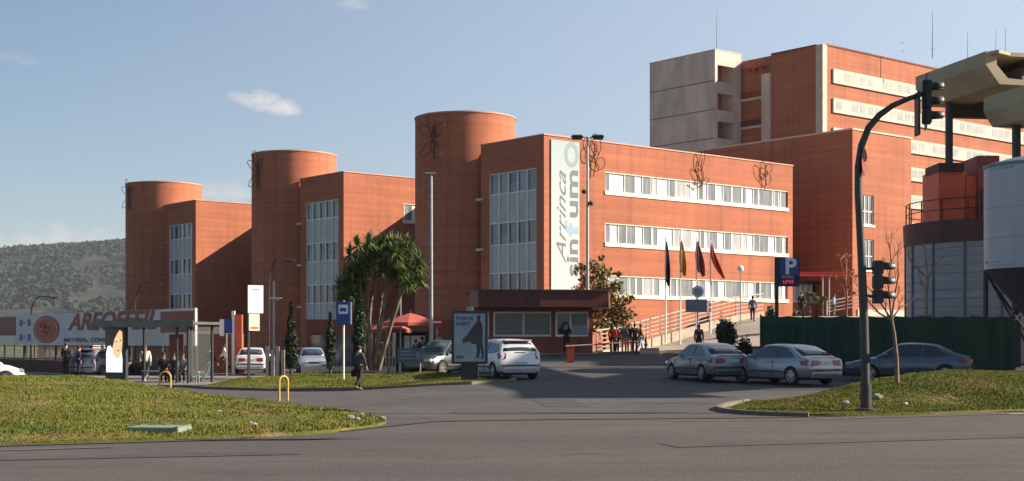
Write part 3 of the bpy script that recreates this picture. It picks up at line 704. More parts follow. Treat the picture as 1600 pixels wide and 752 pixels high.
# ================================================================ ramp railing, flagpoles
rl=thing('ramp_railing','pale tubular railing of several bars climbing beside the ramp','railing',(0,0,0))
def railing(t,pts,hh=1.1,bars=6,step=1.6,m_=None):
    m_=m_ or m_steel
    P=[Vector(p) for p in pts]
    for i in range(bars):
        z=hh*(i+1)/bars; m=MB(); m.tube([p+Vector((0,0,z)) for p in P],.035 if i<bars-1 else .055,6); m.build('rail',m_,t)
    for a,b in zip(P,P[1:]):
        k=max(1,int((b-a).length/step))
        for j in range(k): q=a.lerp(b,j/k); m=MB(); m.tube([q,q+Vector((0,0,hh))],.04,6); m.build('post',m_,t)
RP=[at(932,80.8,z=h(5,81)+.1)]
for px,py in ((970,536),(1010,524),(1060,510),(1110,496),(1150,486),(1192,480)):
    Y=81+ (px-932)*.052; RP.append(at(px,Y,py+8))
m_rail=mat('pale_rail',(0.42,0.37,0.32),(0.34,0.3,0.27),.5,3)
railing(rl,RP,1.25,5,2.0,m_rail)
w=MB()
for a,b in zip(RP,RP[1:]): w.sweep([(-.1,-2.2),(.1,-2.2),(.1,.06),(-.1,.06)],a,b)
w.build('kerb_wall',m_pave,rl)
rl2=thing('ramp_railing','white tubular railing above the green fence, right of the small palms','railing',(0,0,0))
railing(rl2,[at(1292,100,493),at(1345,97,483),at(1400,96,480)],1.0,4,1.8,m_whitef)
FL=[(1040,374,505,(0.012,0.014,0.04),(0.02,0.02,0.05),'dark navy','leftmost flagpole, its navy flag hanging limp'),
    (1063,373,508,(0.75,0.33,0.02),(0.45,0.07,0.02),'yellow','second flagpole from the left, with a yellow and orange flag'),
    (1088,374,503,(0.17,0.035,0.03),(0.25,0.07,0.05),'dark red','third flagpole from the left, with a dull brownish red flag'),
    (1110,378,492,(0.60,0.05,0.035),(0.5,0.04,0.03),'bright red','rightmost flagpole, with a bright red flag blown aside')]
for i,(px,pt,pb,c1,c2,nm_,lab) in enumerate(FL):
    Y=84.5+i*.8; p=at(px,Y,pb); t=thing('flagpole',lab,'flagpole',p,0,'flagpoles with hanging flags by the ramp')
    H=zat(pt,Y)-p.z; m=MB(); m.tube([(0,0,-1.2),(0,0,H)],[.055,.035],8); m.ell((0,0,H+.05),(.06,.06,.06)); m.build('pole',m_white,t)
    fm=mat('flag_'+nm_.replace(' ','_'),c1,c2,.8,2.2,stretch=(1,1,.8),lo=.45,hi=.55)
    # limp cloth: folds gathered near the pole, wider at the bottom
    fl=MB(); nz=16; nu=10; ft=H-.15; fh=1.95 if i else 2.5; lean=(.02,.05,.12,.34)[i]; wid=(.24,.34,.46,.34)[i]
    for a in range(nz+1):
        s=a/nz
        for b in range(nu+1):
            u=b/nu; wd=(.07+wid*math.sin(min(1,s*1.25)*PI*.56))*(1 if s<.9 else 1-(s-.9)*2)
            fl.v.append((.05+lean*s*s*2.0+wd*(u-.35),.10*math.sin(u*9+s*3)*(.3+s),ft-fh*s-.25*u*s+ .08*math.sin(u*8)))
    fl.f=[(a*(nu+1)+b,a*(nu+1)+b+1,(a+1)*(nu+1)+b+1,(a+1)*(nu+1)+b) for a in range(nz) for b in range(nu)]
    o=fl.build('flag',fm,t,smooth=60); so=o.modifiers.new('s','SOLIDIFY'); so.thickness=.012
# signpost between the flagpoles
t=thing('signpost','post with a round sign over a grey panel, in front of the third flagpole','sign',at(1090,82))
zb=at(1090,82).z; m=MB(); m.tube([(0,0,-.3),(0,0,zat(446,82)-zb)],.05,8); m.build('post',m_steel,t)
m=MB(); m.disc((0,-.08,zat(456,82)-zb),.36,24,'y',.04); d=m.build('round_sign',m_whitef,t); m=MB(); m.disc((0,-.105,zat(456,82)-zb),.24,24,'y',.012); m.build('sign_face',m_steel,d)
m=MB(); m.bb(-.72,.55,-.1,-.05,zat(488,82)-zb,zat(468,82)-zb); m.build('panel',mat('panel_greyblue',(0.25,0.27,0.33),(0.2,0.22,0.28),.5),t)
m=MB()
for z_ in (.2,.5): m.box((.72,-.05,zat(490,82)-zb+z_),(.14,.05,.22))
m.build('side_plate',m_whitef,t)

# ================================================================ green site fence
FA=at(1190,56); FB=at(1586,56.5)
gf=thing('site_fence','long dark green cloth covered site fence behind the parked cars','fence',(FA.x,FA.y,0),math.atan2(FB.y-FA.y,FB.x-FA.x))
Lf=(FB-FA).length; zt=zat(493,56)
fm=MB(); n=120; seg=[]
for i in range(n+1):
    x=Lf*i/n; sag=.05*abs(math.sin(x*PI/1.1)); seg.append((x,.05*math.sin(x*2.9)+.03*math.sin(x*7),zt-sag))
K=8
for x,y,z in seg:
    for k in range(K+1): s=k/K; fm.v.append((x,y*(1-.3*abs(2*s-1))+.015*math.sin(x*3+k),h(FA.x+x,56)-.02+(z-h(FA.x+x,56))*s))
fm.f=[(i*(K+1)+k,(i+1)*(K+1)+k,(i+1)*(K+1)+k+1,i*(K+1)+k+1) for i in range(n) for k in range(K)]
o=fm.build('cloth',m_green,gf,smooth=60); o.modifiers.new('s','SOLIDIFY').thickness=.01
for i in range(7):
    m=MB(); x=Lf*i/6; m.tube([(x,.14,h(FA.x+x,56)-.2),(x,.14,zt+.04)],.04,6); m.build('post',m_dark,gf)
# return side going away at the left end

# dark hedge bits over the fence ends, low lit pillar at its left end

# ================================================================ industrial plant on the right
dz=at(1553,64,z=0); DX,DY=25.17,72.0; R=4.5
pl=thing('storage_drum','round grey sheet metal drum with a brown band and railing on top','tank',(DX,DY,0))
m=MB(); n=64; z0=h(DX,DY)-.2; zt1=6.57; zt2=7.63
m.lathe([(R,z0),(R,zt1)],(0,0,0),n); b=m.build('shell',m_sheetgrey,pl,smooth=40)
for k in range(16):
    a=2*PI*k/16+.12; mm=MB(); mm.tube([((R+.03)*math.cos(a),(R+.03)*math.sin(a),z0),((R+.03)*math.cos(a),(R+.03)*math.sin(a),zt1)],.06,6); mm.build('rib',mat('rib_blue',(0.10,0.15,0.20),(0.08,0.12,0.17),.5),b)
m=MB()
for z in np.arange(1.2,6.5,.42): m.lathe([(R+.005,z),(R+.03,z+.03),(R+.005,z+.06)],(0,0,0),n)
m.build('corrugation',m_sheetgrey,b,smooth=40)
m=MB(); m.lathe([(R+.12,zt1-.02),(R+.16,zt2),(R-.3,zt2),(.05,zt2+.02)],(0,0,0),n); m.build('band',mat('brown_band',(0.12,0.045,0.035),(0.08,0.032,0.028),.7,1.2,stretch=(1,1,.4)),pl,smooth=40)
rt=MB()
for k in range(20):
    a=2*PI*k/20; m=MB(); m.tube([((R)*math.cos(a),(R)*math.sin(a),zt2),((R)*math.cos(a),(R)*math.sin(a),zt2+1.1)],.035,5); m.build('railing_post',m_dark,pl)
for z in (.55,1.08):
    m=MB(); m.tube([(R*math.cos(2*PI*k/40),R*math.sin(2*PI*k/40),zt2+z) for k in range(41)],.028,5,cap=False); m.build('railing_bar',m_dark,pl)
rb=thing('plant_housing','orange red painted stepped housing standing on the grey drum','machine',(DX,DY,zt2))
def pxX(px,Y): return (px-CX)/F*Y-DX
yb=-1.2
def blk(px0,px1,py,Yf,dep,m_): 
    m=MB(); m.bb(pxX(px0,Yf),pxX(px1,Yf),Yf-DY,Yf-DY+dep,0,zat(py,Yf)-zt2); return m.build('housing_panel',m_,rb,bevel=.03)
blk(1467,1508,264,69.4,2.8,m_redor); blk(1508.5,1527,275,69.7,2.4,m_redor); blk(1527.5,1562,243,69.5,2.7,mat('unlit_red',(0.32,0.06,0.045),(0.26,0.045,0.035),.6,1))  # sunlit left blocks coloured brighter, the unlit right one a duller red
m=MB(); m.bb(pxX(1466,69.3),pxX(1506,69.3),69.2-DY,71.5-DY,zat(268,69.3)-zt2,zat(255,69.3)-zt2); m.build('hatch',m_brickd if False else mat('dark_brown',(0.06,0.025,0.02),(0.045,0.02,0.018),.7),rb)
m=MB(); m.tube([(pxX(1534,69.3),69.3-DY,0.0),(pxX(1534,69.3),69.3-DY,1.6)],.05,6); m.build('pipe',m_dark,rb)
# silo
SX,SY,SR=23.0,60.0,2.42
si=thing('silo','white cylindrical silo on dark steel legs at the right edge','silo',(SX,SY,0))
zb1=zat(417,57.9); ztp=zat(250,57.7)
m=MB(); m.lathe([(SR,zb1),(SR,ztp)],(0,0,0),64); sb=m.build('body',m_silo,si,smooth=40)
m=MB()
for z in (zb1+1.3,zb1+2.6): m.lathe([(SR+.003,z),(SR+.02,z+.03),(SR+.003,z+.06)],(0,0,0),64)
m.build('weld_seam',m_silo,sb,smooth=40)
m=MB(); m.lathe([(SR+.05,ztp-.06),(SR+.05,ztp+.06),(SR*.6,ztp+.35),(.05,ztp+.5)],(0,0,0),48); m.build('lid',mat('blue_lid',(0.14,0.22,0.32),(0.12,0.19,0.28),.5),si,smooth=40)
m=MB(); m.lathe([(.3,zb1-2.6),(SR-.02,zb1-.003)],(0,0,0),48); m.build('hopper',mat('hopper_dark',(0.06,0.062,0.07),(0.045,0.047,0.055),.6,2),si,smooth=40)
for k in range(4):
    a=PI/4+k*PI/2+.35; x,y=SR*.97*math.cos(a),SR*.97*math.sin(a); g0=h(SX+x,SY+y)
    m=MB(); m.tube([(x,y,g0-.1),(x,y,zb1+.3)],.11,8); m.build('leg',m_dark,si)
    a2=a+PI/2; x2,y2=SR*.97*math.cos(a2),SR*.97*math.sin(a2)
    m=MB(); m.tube([(x,y,zb1-.1),(x2,y2,g0+.3)],.06,6); m.tube([(x2,y2,zb1-.1),(x,y,g0+.3)],.06,6); m.build('brace',m_dark,si)
for (px0,px1,py,hh) in ((1573,1596,257,.1),(1562,1582,406,.07),(1571,1597,411,.05)):
    m=MB(); Yq=57.7
    for k in range(7):
        u0=px0+(px1-px0)*k/7; x=(u0-CX)/F*Yq-SX; yy=-math.sqrt(max(.01,SR*SR-x*x))-.01; m.box((x,yy,zat(py,Yq)),(.055,.012,hh),rz=math.atan2(x,-yy))
    m.build('marking',mat('faded_marking',(0.16,0.17,0.2),(0.25,0.26,0.28),.7),sb)

# canopy of hollow concrete beams on steel columns
cn=thing('concrete_canopy','beige concrete canopy of hollow beams on dark steel columns, top right','canopy',(0,0,0))
N1=Vector((22.6,66,0)); d1=Vector((-.225,.974,0)); d1n=d1.normalized()
ZT=zat(80,66)
def beam(p,q,zt_,w_,hh,name='beam'):
    m=MB(); s=Vector((1,0,0)) 
    sec=[(0,0),(0,-hh*.42),(w_*.28,-hh),(w_,-hh),(w_,-hh*.86),(w_*.45,-hh*.8),(w_*.22,-hh*.4),(w_*.22,-hh*.12),(w_,-hh*.12),(w_,0)]
    p=Vector((p.x,p.y,zt_)); q=Vector((q.x,q.y,zt_)); return m.sweep(sec,p,q)
b=beam(N1,N1+d1*6.6,ZT,2.6,1.55); bo=b.build('beam',m_beige,cn)
# roof slab, stretched out of view to cast shade, and rear beam
A=N1+Vector((1.0,.3,0)); 
m=MB(); P=[N1+Vector((2.45,.3,0)),N1+DR*6+Vector((1.9,0,0)),Vector((44,70,0)),Vector((47,82,0)),N1+d1*13+Vector((12,0,0)),N1+d1*6.5+Vector((2.5,0,0))]
m.prism([(v.x,v.y) for v in P],ZT-.5,ZT-.12); m.build('shade_roof_slab',m_under,cn)
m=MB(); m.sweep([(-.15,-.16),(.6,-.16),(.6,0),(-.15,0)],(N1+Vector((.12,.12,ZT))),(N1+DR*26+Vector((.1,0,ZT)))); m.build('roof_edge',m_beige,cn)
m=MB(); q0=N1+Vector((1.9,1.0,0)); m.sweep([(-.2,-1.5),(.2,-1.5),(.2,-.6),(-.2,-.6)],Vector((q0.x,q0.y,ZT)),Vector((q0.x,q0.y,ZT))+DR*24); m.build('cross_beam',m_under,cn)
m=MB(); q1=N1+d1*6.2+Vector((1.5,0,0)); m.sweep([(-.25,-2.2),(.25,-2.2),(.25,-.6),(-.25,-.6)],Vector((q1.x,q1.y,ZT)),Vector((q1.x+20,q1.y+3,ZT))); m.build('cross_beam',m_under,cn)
for px,Y,z1 in ((1483,71.3,ZT-1.4),(1720,76,ZT-.5),(1800,68,ZT-.5),(1790,80,ZT-.5)):
    p=at(px,Y); m=MB(); m.tube([(p.x,p.y,p.z-.2),(p.x,p.y,z1)],.2,10); m.build('column',m_dark,cn)
c2=thing('concrete_canopy','lower beige concrete canopy with an unseen roof added on the right for shade','canopy',(0,0,0))
N2=at(1537,64,z=0); Z2=zat(153,64); M2=N2-d1*26
m=MB(); hh=1.35; sec=[(0,0),(0,-hh*.5),(.45,-hh),(2.2,-hh),(2.2,0)]
m.sweep(sec,Vector((M2.x,M2.y,Z2)),Vector((N2.x,N2.y,Z2))); m.build('beam',m_beige,c2)
m=MB(); m.prism([(26.2,50),(26.2,38.5),(30.3,41.2),(34.0,46),(46,46),(46,59.5),(31,59.5),(29,54),(28,51)],Z2-.45,Z2-.1); m.build('shade_roof_slab',m_under,c2)  # unseen slab, its outline shaped to shade the road and parked cars
for x,y in ((23.1,63.4),(24.0,63.2),(31.5,57),(40,57),(40,48),(30,45)):
    m=MB(); m.tube([(x,y,h(x,y)-.2),(x,y,Z2-.5)],.2,10); m.build('column',m_dark,c2)
# unseen brick block added beyond the right edge to shade the forecourt
dp=thing('unseen_shade_block','unseen brick block added beyond the right edge for shade','building',(0,0,0))
m=MB(); m.bb(35.5,50,64.5,80,0,15.6); m.build('wall',m_brick,dp); m=MB(); m.bb(35.3,50.2,64.3,80.2,15.6,15.8); m.build('coping',m_conc_w,dp)

# ================================================================ left: hoarding, fence, shelter
S0=at(305,72,z=0); d=DL.copy()
hd=thing('hoarding','long white and red hoarding with a round emblem and big red letters','billboard',(S0.x,S0.y,0),ANG-PI/2)
# local x runs towards the camera-right end: 0 at the right end, negative to the left
def sxp(px): return -along(px,S0,DL)
Lh=48; zb0,zt0=1.35,3.32
m=MB(); m.bb(-Lh,0,0,.12,zb0,zt0); m.build('board',mat('hoarding_white',(0.62,0.60,0.57),(0.52,0.50,0.48),.6,.8),hd)
m_rp=mat('hoarding_red',(0.24,0.02,0.014),(0.18,0.016,0.01),.5,.6)
m=MB(); m.bb(sxp(251),-.12,-.02,0,2.05,zt0-.14); m.build('red_field',m_rp,hd)
m=MB(); m.bb(-Lh+.1,sxp(25),-.02,0,zb0+.62,zt0-.1); m.build('red_field',m_rp,hd)
m=MB(); m.bb(-Lh+.1,sxp(25),-.02,0,zb0+.05,zb0+.55); m.build('cream_field',m_cream,hd)
m=MB(); m.disc(((sxp(53)+sxp(93))/2,-.03,2.34),1,48,'y',.04); o=m.build('emblem',mat('emblem_red',(0.30,0.04,0.02),(0.45,0.17,0.05),.5,1.6,lo=.5,hi=.62),hd)
ew=(sxp(93)-sxp(53))/2; ec=(sxp(53)+sxp(93))/2
bpy.data.objects.remove(o)
def ellring(name,rx,rz,w_,m_,y):
    m=MB(); k=40; pts=[]
    for i in range(k): q=2*PI*i/k; pts.append((ec+rx*math.cos(q),2.33+rz*math.sin(q)))
    m.poly_y(pts,y,.02); return m.build(name,m_,hd)
em=ellring('emblem',ew,.86,0,mat('emblem_dark',(0.10,0.02,0.012),(0.16,0.03,0.015),.5,2),-.03)
ellring('emblem_ring',ew*.92,.79,0,mat('emblem_orange',(0.5,0.17,0.05),(0.4,0.09,0.03),.5,1.2),-.036)
ellring('emblem_core',ew*.80,.69,0,mat('emblem_core',(0.25,0.035,0.02),(0.32,0.06,0.02),.5,2),-.042)
m=MB()
for a,b_,rr in ((-.25,.25,.5),(.15,.1,.42),(0,-.25,.36)):
    m.tube([(ec+ew*(a+.42*rr*math.cos(q)),-.06,2.33+.86*(b_+.42*rr*math.sin(q))) for q in np.linspace(.3,5.2,12)],.055,5)
m.build('emblem_scroll',MATS['emblem_orange'],hd)
def ht(s,m_,size,x0,x1,z,shear=0,bold=0,nm='lettering'):
    o=text(s,nm,m_,hd,size,(x0,-.025,z),(PI/2,0,0),shear,bold)
    vs=[v.co.x for v in o.data.vertices]; k=(x1-x0)/(max(vs)-min(vs)); o.scale=(k,1,1); o.location.x=x0-min(vs)*k; return o
ht('AREOFFEIL',m_rp,1.42,sxp(106),sxp(246),2.72,.35,.045)
ht('MATERIAL, CONS',m_tg,.34,sxp(100),sxp(166),1.66,.1,.008)
for j in (0,1):
    m=MB()
    for k in range(3):
        x=sxp(29)+(sxp(48)-sxp(29))*k/3; m=MB(); m.bb(x+.2,x+.75 if k!=1 else x+.4,-.02,-.001,1.62+j*.95+(k==1)*.15,2.05+j*.95-(k%2)*.12); m.build('blue_marks',mat('marks_blue',(0.09,0.12,0.3),(0.12,0.15,0.33),.6),hd)
for i in range(13):
    m=MB(); x=-i*4-.2; m.bb(x-.05,x+.05,.13,.23,-.4,zt0-.1); m.build('post',m_dark,hd)
# railing fence under it on a dark wall
ff=thing('boundary_wall','low dark wall with iron railing under the hoarding','wall',(S0.x,S0.y,0),ANG-PI/2)
m=MB(); m.bb(-Lh,-1.0,-.9,-.7,-.8,.42); m.build('wall',mat('dark_wall',(0.10,0.05,0.04),(0.07,0.035,0.03),.85,1),ff)
for z in (.5,1.28):
    m=MB(); m.tube([(-Lh,-.8,z),(-1,-.8,z)],.03,5); m.build('rail',m_dark,ff)
for i in range(27):
    m=MB(); x=-1-i*1.75; m.tube([(x,-.8,.4),(x,-.8,1.32)],.035 if i%3 else .08,5); m.build('post',m_dark,ff)
# sunlit low building seen through the railing
sbp=at(72,110,z=0)
lb=thing('salmon_building','low salmon rendered building glimpsed under the hoarding','building',(sbp.x,108,0),0)
m=MB(); m.bb(0,.4,.4,6,-.6,1.35); m.bb(0,4.3,0,.4,-.6,.35); m.bb(0,4.3,0,.4,.95,1.45); m.bb(3.5,4.3,0,.4,.35,.95); m.bb(0,.4,0,.4,.35,.95); m.bb(3.9,4.3,.4,6,-.6,1.45);m.build('wall',m_salmon,lb)
m=MB(); m.bb(.4,3.5,.1,.2,.35,.95); m.build('window',m_cream,lb); m=MB(); m.bb(-.2,4.5,-.2,6,1.452,1.6); m.build('roof',m_brickd,lb)

# bus shelter
BA=at(168,62.3); BBp=at(312,59.6); bl=(BBp-BA); bl.z=0
bs_=thing('bus_shelter','dark framed glass bus shelter with a lit poster of a woman in white','bus shelter',(BA.x,BA.y,min(BA.z,BBp.z)+.1),math.atan2(bl.y,bl.x))
BL=bl.length; zr=2.5
m=MB(); m.bb(-.25,BL+.35,-.75,1.1,zr,zr+.12); m.bb(-.25,BL+.35,-.8,-.752,zr-.1,zr+.2); m.build('roof',mat('shelter_roof',(0.11,0.12,0.10),(0.07,0.075,0.065),.4),bs_,bevel=.01)
for x,y in ((.05,.9),(1.35,.9),(BL-1.3,.9),(BL-.1,.9),(BL-.1,-.6),(BL-.75,-.6)):
    m=MB(); m.tube([(x,y,-.1),(x,y,zr)],.065,8); m.build('post',m_dark,bs_)
gl,nt,bg=newmat('clear_glass'); bg.inputs['Base Color'].default_value=(.2,.24,.23,1); bg.inputs['Transmission Weight'].default_value=.0; bg.inputs['Alpha'].default_value=.10; bg.inputs['Roughness'].default_value=.05
for x0_,x1_ in ((1.4,2.7),(2.75,BL-1.35),(BL-1.25,BL-.15)):
    m=MB(); m.bb(x0_,x1_,.89,.91,.25,zr-.2); m.build('glass_panel',gl,bs_)
m=MB(); m.bb(BL-.12,BL-.1,-.5,.8,.25,zr-.2); m.build('glass_panel',gl,bs_)
m=MB(); m.bb(1.6,BL-.5,.45,.8,.42,.48); m.bb(1.7,1.76,.5,.7,-.05,.42); m.bb(BL-.7,BL-.64,.5,.7,-.05,.42); m.build('bench',m_steel,bs_)
# poster cabinet at its left end
x0_,x1_=-.05,1.2
m=MB(); m.bb(x0_,x1_,-.1,.08,.0,2.45); pc=m.build('poster_cabinet',m_dark,bs_,bevel=.02)
m=MB(); m.bb(x0_+.06,x1_-.1,-.13,-.101,.02,.32); m.build('poster_base',mat('dark_green_panel',(0.02,0.07,0.04),(0.015,0.05,0.03),.5),pc)
def lit(name,c,e):
    m_,nt,b_=newmat(name); b_.inputs['Base Color'].default_value=ncolor(c); b_.inputs['Emission Color'].default_value=ncolor(c); b_.inputs['Emission Strength'].default_value=e; b_.inputs['Roughness'].default_value=.4; return m_
LE=.55
px0,px1,pz0,pz1=x0_+.09,x1_-.12,.36,2.36
m=MB(); m.poly_y([(px0,pz0),(px1,pz0),(px1,pz1),(px0,pz1)],-.115,.012); m.build('poster',lit('poster_dark',(0.05,0.045,0.05),.1),pc)  # dark printed background of the poster
def pp(u,v): return (px0+(px1-px0)*u,pz0+(pz1-pz0)*v)
def pl_(name,pts,m_,y): m=MB(); m.poly_y([pp(*q) for q in pts],y,.003); m.build(name,m_,pc)
pl_('poster_blouse',[(.0,.02),(.95,.02),(.97,.3),(.9,.5),(.62,.56),(.45,.5),(.25,.62),(.08,.6),(.0,.45)],lit('poster_white',(0.8,0.77,0.72),LE),-.122)
pl_('poster_face',[(.42,.42),(.6,.33),(.8,.36),(.92,.5),(.97,.72),(.95,.92),(.8,.97),(.62,.86),(.45,.72),(.38,.56)],lit('poster_skin',(0.72,0.45,0.25),LE),-.127)
pl_('poster_hair',[(.3,.62),(.42,.62),(.5,.76),(.68,.9),(.86,.99),(.6,1.0),(.3,.98),(.12,.8)],lit('poster_hair',(0.05,0.025,0.02),.1),-.13)
pl_('poster_mouth',[(.62,.50),(.72,.485),(.82,.51),(.72,.525)],lit('poster_mouth',(0.42,0.10,0.07),.4),-.131)
pl_('poster_eye',[(.55,.7),(.62,.685),(.68,.7),(.62,.72)],MATS['poster_hair'],-.131); pl_('poster_eye',[(.8,.73),(.86,.715),(.92,.735),(.86,.75)],MATS['poster_hair'],-.131)
# red notice inside the shelter
m=MB(); m.bb(2.9,3.75,.86,.885,1.35,2.1); m.build('notice',mat('dull_red_notice',(0.22,0.04,0.035),(0.16,0.03,0.03),.6),bs_)

# ---- advertising panel
AP=at(734,51.2)
ap=thing('advertising_panel','free standing advertising panel with a cloaked walking figure on pale blue','advertising panel',(AP.x,AP.y,ZM(AP.x,AP.y)),-.02)
zp0=zat(569,51)-ap.location.z; zp1=zat(486,51)-ap.location.z; hw=.67
m=MB(); m.box((0,0,zp0/2),(.62,.34,zp0+.04)); m.build('pedestal',m_dark,ap,bevel=.02)
m=MB(); m.bb(-hw,hw,-.13,.13,zp0,zp1); fr=m.build('frame',mat('panel_frame_blue',(0.022,0.03,0.06),(0.016,0.022,0.045),.3),ap,bevel=.03)
m=MB(); m.bb(-.13,.13,-.08,.08,zp1,zp1+.16); m.build('top_box',m_steel,ap,bevel=.02)
m=MB(); m.bb(-hw+.1,hw-.1,-.145,-.131,zp0+.09,zp1-.1); m.build('poster',mat('poster_blue',(0.30,0.36,0.42),(0.22,0.28,0.34),.25,.9,stretch=(1,1,2)),ap)
u=lambda a,b:(-hw+.1+(2*hw-.2)*a,zp0+.09+(zp1-zp0-.19)*b)
def ad(name,pts,m_,y=-.148): m=MB(); m.poly_y([u(*q) for q in pts],y,.003); m.build(name,m_,ap)
m_ad=mat('ad_figure',(0.035,0.033,0.04),(0.06,0.055,0.055),.5,4)
ad('printed_cloak',[(.74,.86),(.84,.86),(.9,.78),(.93,.6),(.9,.38),(.6,.36),(.5,.42),(.28,.38),(.27,.46),(.42,.56),(.6,.72),(.7,.8)],m_ad)
ad('printed_head',[(.76,.86),(.82,.86),(.86,.9),(.85,.96),(.79,.98),(.74,.95),(.74,.9)],m_ad,-.149)
ad('printed_leg',[(.72,.4),(.86,.4),(.84,.2),(.8,.08),(.68,.07),(.72,.12),(.74,.22)],m_ad,-.1485)
ad('printed_leg',[(.84,.4),(.92,.38),(.97,.2),(.96,.06),(.86,.06),(.9,.12),(.86,.25)],m_ad,-.1475)
ad('printed_leg',[(.55,.36),(.66,.36),(.7,.2),(.66,.12),(.6,.12),(.6,.22)],mat('ad_pale',(0.45,0.42,0.4),(0.35,0.33,0.32),.5),-.149)
m_al=mat('ad_lettering',(0.06,0.09,0.16),(0.05,0.08,0.14),.5)
for s_,zv,w_ in (('Renueva',.91,.56),('tu piel',.80,.44),('marca',.1,.24)):
    x_,z_=u(.06,zv); o=text(s_,'lettering',m_al,ap,.2,(x_,-.15,z_),(PI/2,0,0),.2,.008)
    vs=[v.co.x for v in o.data.vertices]; k=w_*(2*hw-.2)/(max(vs)-min(vs)); o.scale=(k,1,1)

# ---- signs and poles on the middle island
def pole_thing(name,label,cat,px,Y,zg=None,group=None,rz=0):
    p=at(px,Y); z=p.z if zg is None else zg
    return thing(name,label,cat,(p.x,p.y,z),rz,group),z
t,z=pole_thing('bus_stop_sign','blue bus stop sign with a white panel on a thin pale pole','sign',537,56.5,ZM(at(537,56.5).x,56.5))
m=MB(); m.tube([(0,0,-.2),(0,0,zat(470,56.5)-z)],.038,8); m.build('pole',m_white,t)
z0_,z1_=zat(508,56.5)-z,zat(471,56.5)-z
m=MB(); m.bb(-.3,.27,-.08,-.04,z0_,z1_); f=m.build('sign_plate',m_blue,t,bevel=.01); m=MB(); m.bb(.272,.33,-.07,-.03,z0_+.03,z1_-.03); m.build('edge_plate',m_white,f)
m=MB(); m.bb(-.2,.18,-.087,-.081,z0_+.45,z1_-.14); m.build('white_panel',m_whitef,f)
m=MB(); m.bb(-.15,.12,-.092,-.0875,z0_+.56,z0_+.70); m.bb(-.13,-.08,-.092,-.0875,z0_+.52,z0_+.56); m.bb(.04,.09,-.092,-.0875,z0_+.52,z0_+.56); m.build('bus_symbol',m_blue,f)
t,z=pole_thing('tall_sign','tall white sign over a smaller cream one on a dark post','sign',392,57,ZM(at(392,57).x,57),rz=.55)
m=MB(); m.bb(-.14,-.04,-.05,.05,-.2,zat(447,57)-z); m.build('post',m_dark,t)
m=MB(); m.bb(-.16,.5,-.1,-.05,zat(489.5,57)-z,zat(446,57)-z); f=m.build('upper_plate',m_white,t); m=MB(); m.bb(-.02,.34,-.105,-.101,zat(453,57)-z,zat(451,57)-z); m.build('marking',m_steel,f)
m=MB(); m.bb(-.12,.34,-.1,-.05,zat(517,57)-z,zat(490.5,57)-z); f=m.build('lower_plate',m_cream,t); m=MB(); m.bb(-.06,.28,-.105,-.101,zat(514,57)-z,zat(511,57)-z); m.build('marking',m_redor,f)
t,z=pole_thing('information_board','low grey information board on two thin posts','sign',641,56,ZM(at(641,56).x,56))
m=MB(); m.bb(-.52,.5,-.04,0,zat(567,56)-z,zat(544,56)-z); f=m.build('board',mat('board_slate',(0.09,0.11,0.15),(0.07,0.085,0.12),.4),t)
m=MB(); 
for k in range(3):
    zz_=zat(549+k*5.5,56)-z; m.bb(-.42,.1+.1*(k%2),-.046,-.041,zz_-.03,zz_+.02)
m.bb(.22,.42,-.046,-.041,zat(562,56)-z,zat(550,56)-z)
m.build('markings',mat('board_marks',(0.22,0.25,0.3),(0.18,0.2,0.25),.5),f)
for x in (-.42,.4): m=MB(); m.tube([(x,.03,-.1),(x,.03,zat(544,56)-z)],.03,6); m.build('post',m_steel,t)
t,z=pole_thing('small_sign','small blue and white sign on a post left of the tall white sign','sign',354,74)
m=MB(); m.tube([(0,0,-.1),(0,0,zat(499,74)-z)],.035,6); m.build('pole',m_steel,t); m=MB(); m.bb(-.12,.32,-.07,-.03,zat(521,74)-z,zat(499,74)-z); f=m.build('plate',m_blue,t); m=MB(); m.bb(-.36,-.121,-.06,-.03,zat(525,74)-z,zat(499,74)-z); m.build('side_plate',m_whitef,f)
t,z=pole_thing('orange_pillar','sunlit orange pillar with a white edge beside the blue sign','pillar',371,78)
m=MB(); m.bb(-.12,.28,-.15,.15,-.2,zat(492,78)-z); m.build('pillar',m_redor,t); m=MB(); m.bb(-.3,-.14,-.12,.1,-.2,zat(486,78)-z); m.build('white_edge',m_white,t)
t,z=pole_thing('no_entry_sign','round red sign with a white bar above the dark car','sign',683,70)
m=MB(); m.tube([(0,0,-.1),(0,0,zat(498,70)-z)],.03,6); m.build('pole',m_steel,t); zc=zat(503.5,70)-z; m=MB(); m.disc((0,-.06,zc),.3,28,'y',.03); f=m.build('disc',m_red,t); m=MB(); m.bb(-.21,.21,-.085,-.076,zc-.05,zc+.05); m.build('white_bar',m_whitef,f)
# wood-coloured cabinet posts under the solar lamp
t,z=pole_thing('utility_cabinet','pale slatted utility cabinet at the foot of the lamp with a tilted panel','cabinet',430,66)
for i in range(4): m=MB(); m.bb(-.45+i*.25,-.3+i*.25,-.1,.05,-.1,zat(541+i%2*6,66)-z); m.build('slat',m_conc_w,t)
m=MB(); m.bb(-.4,.4,.06,.4,-.1,.95); m.build('body',m_dark,t)

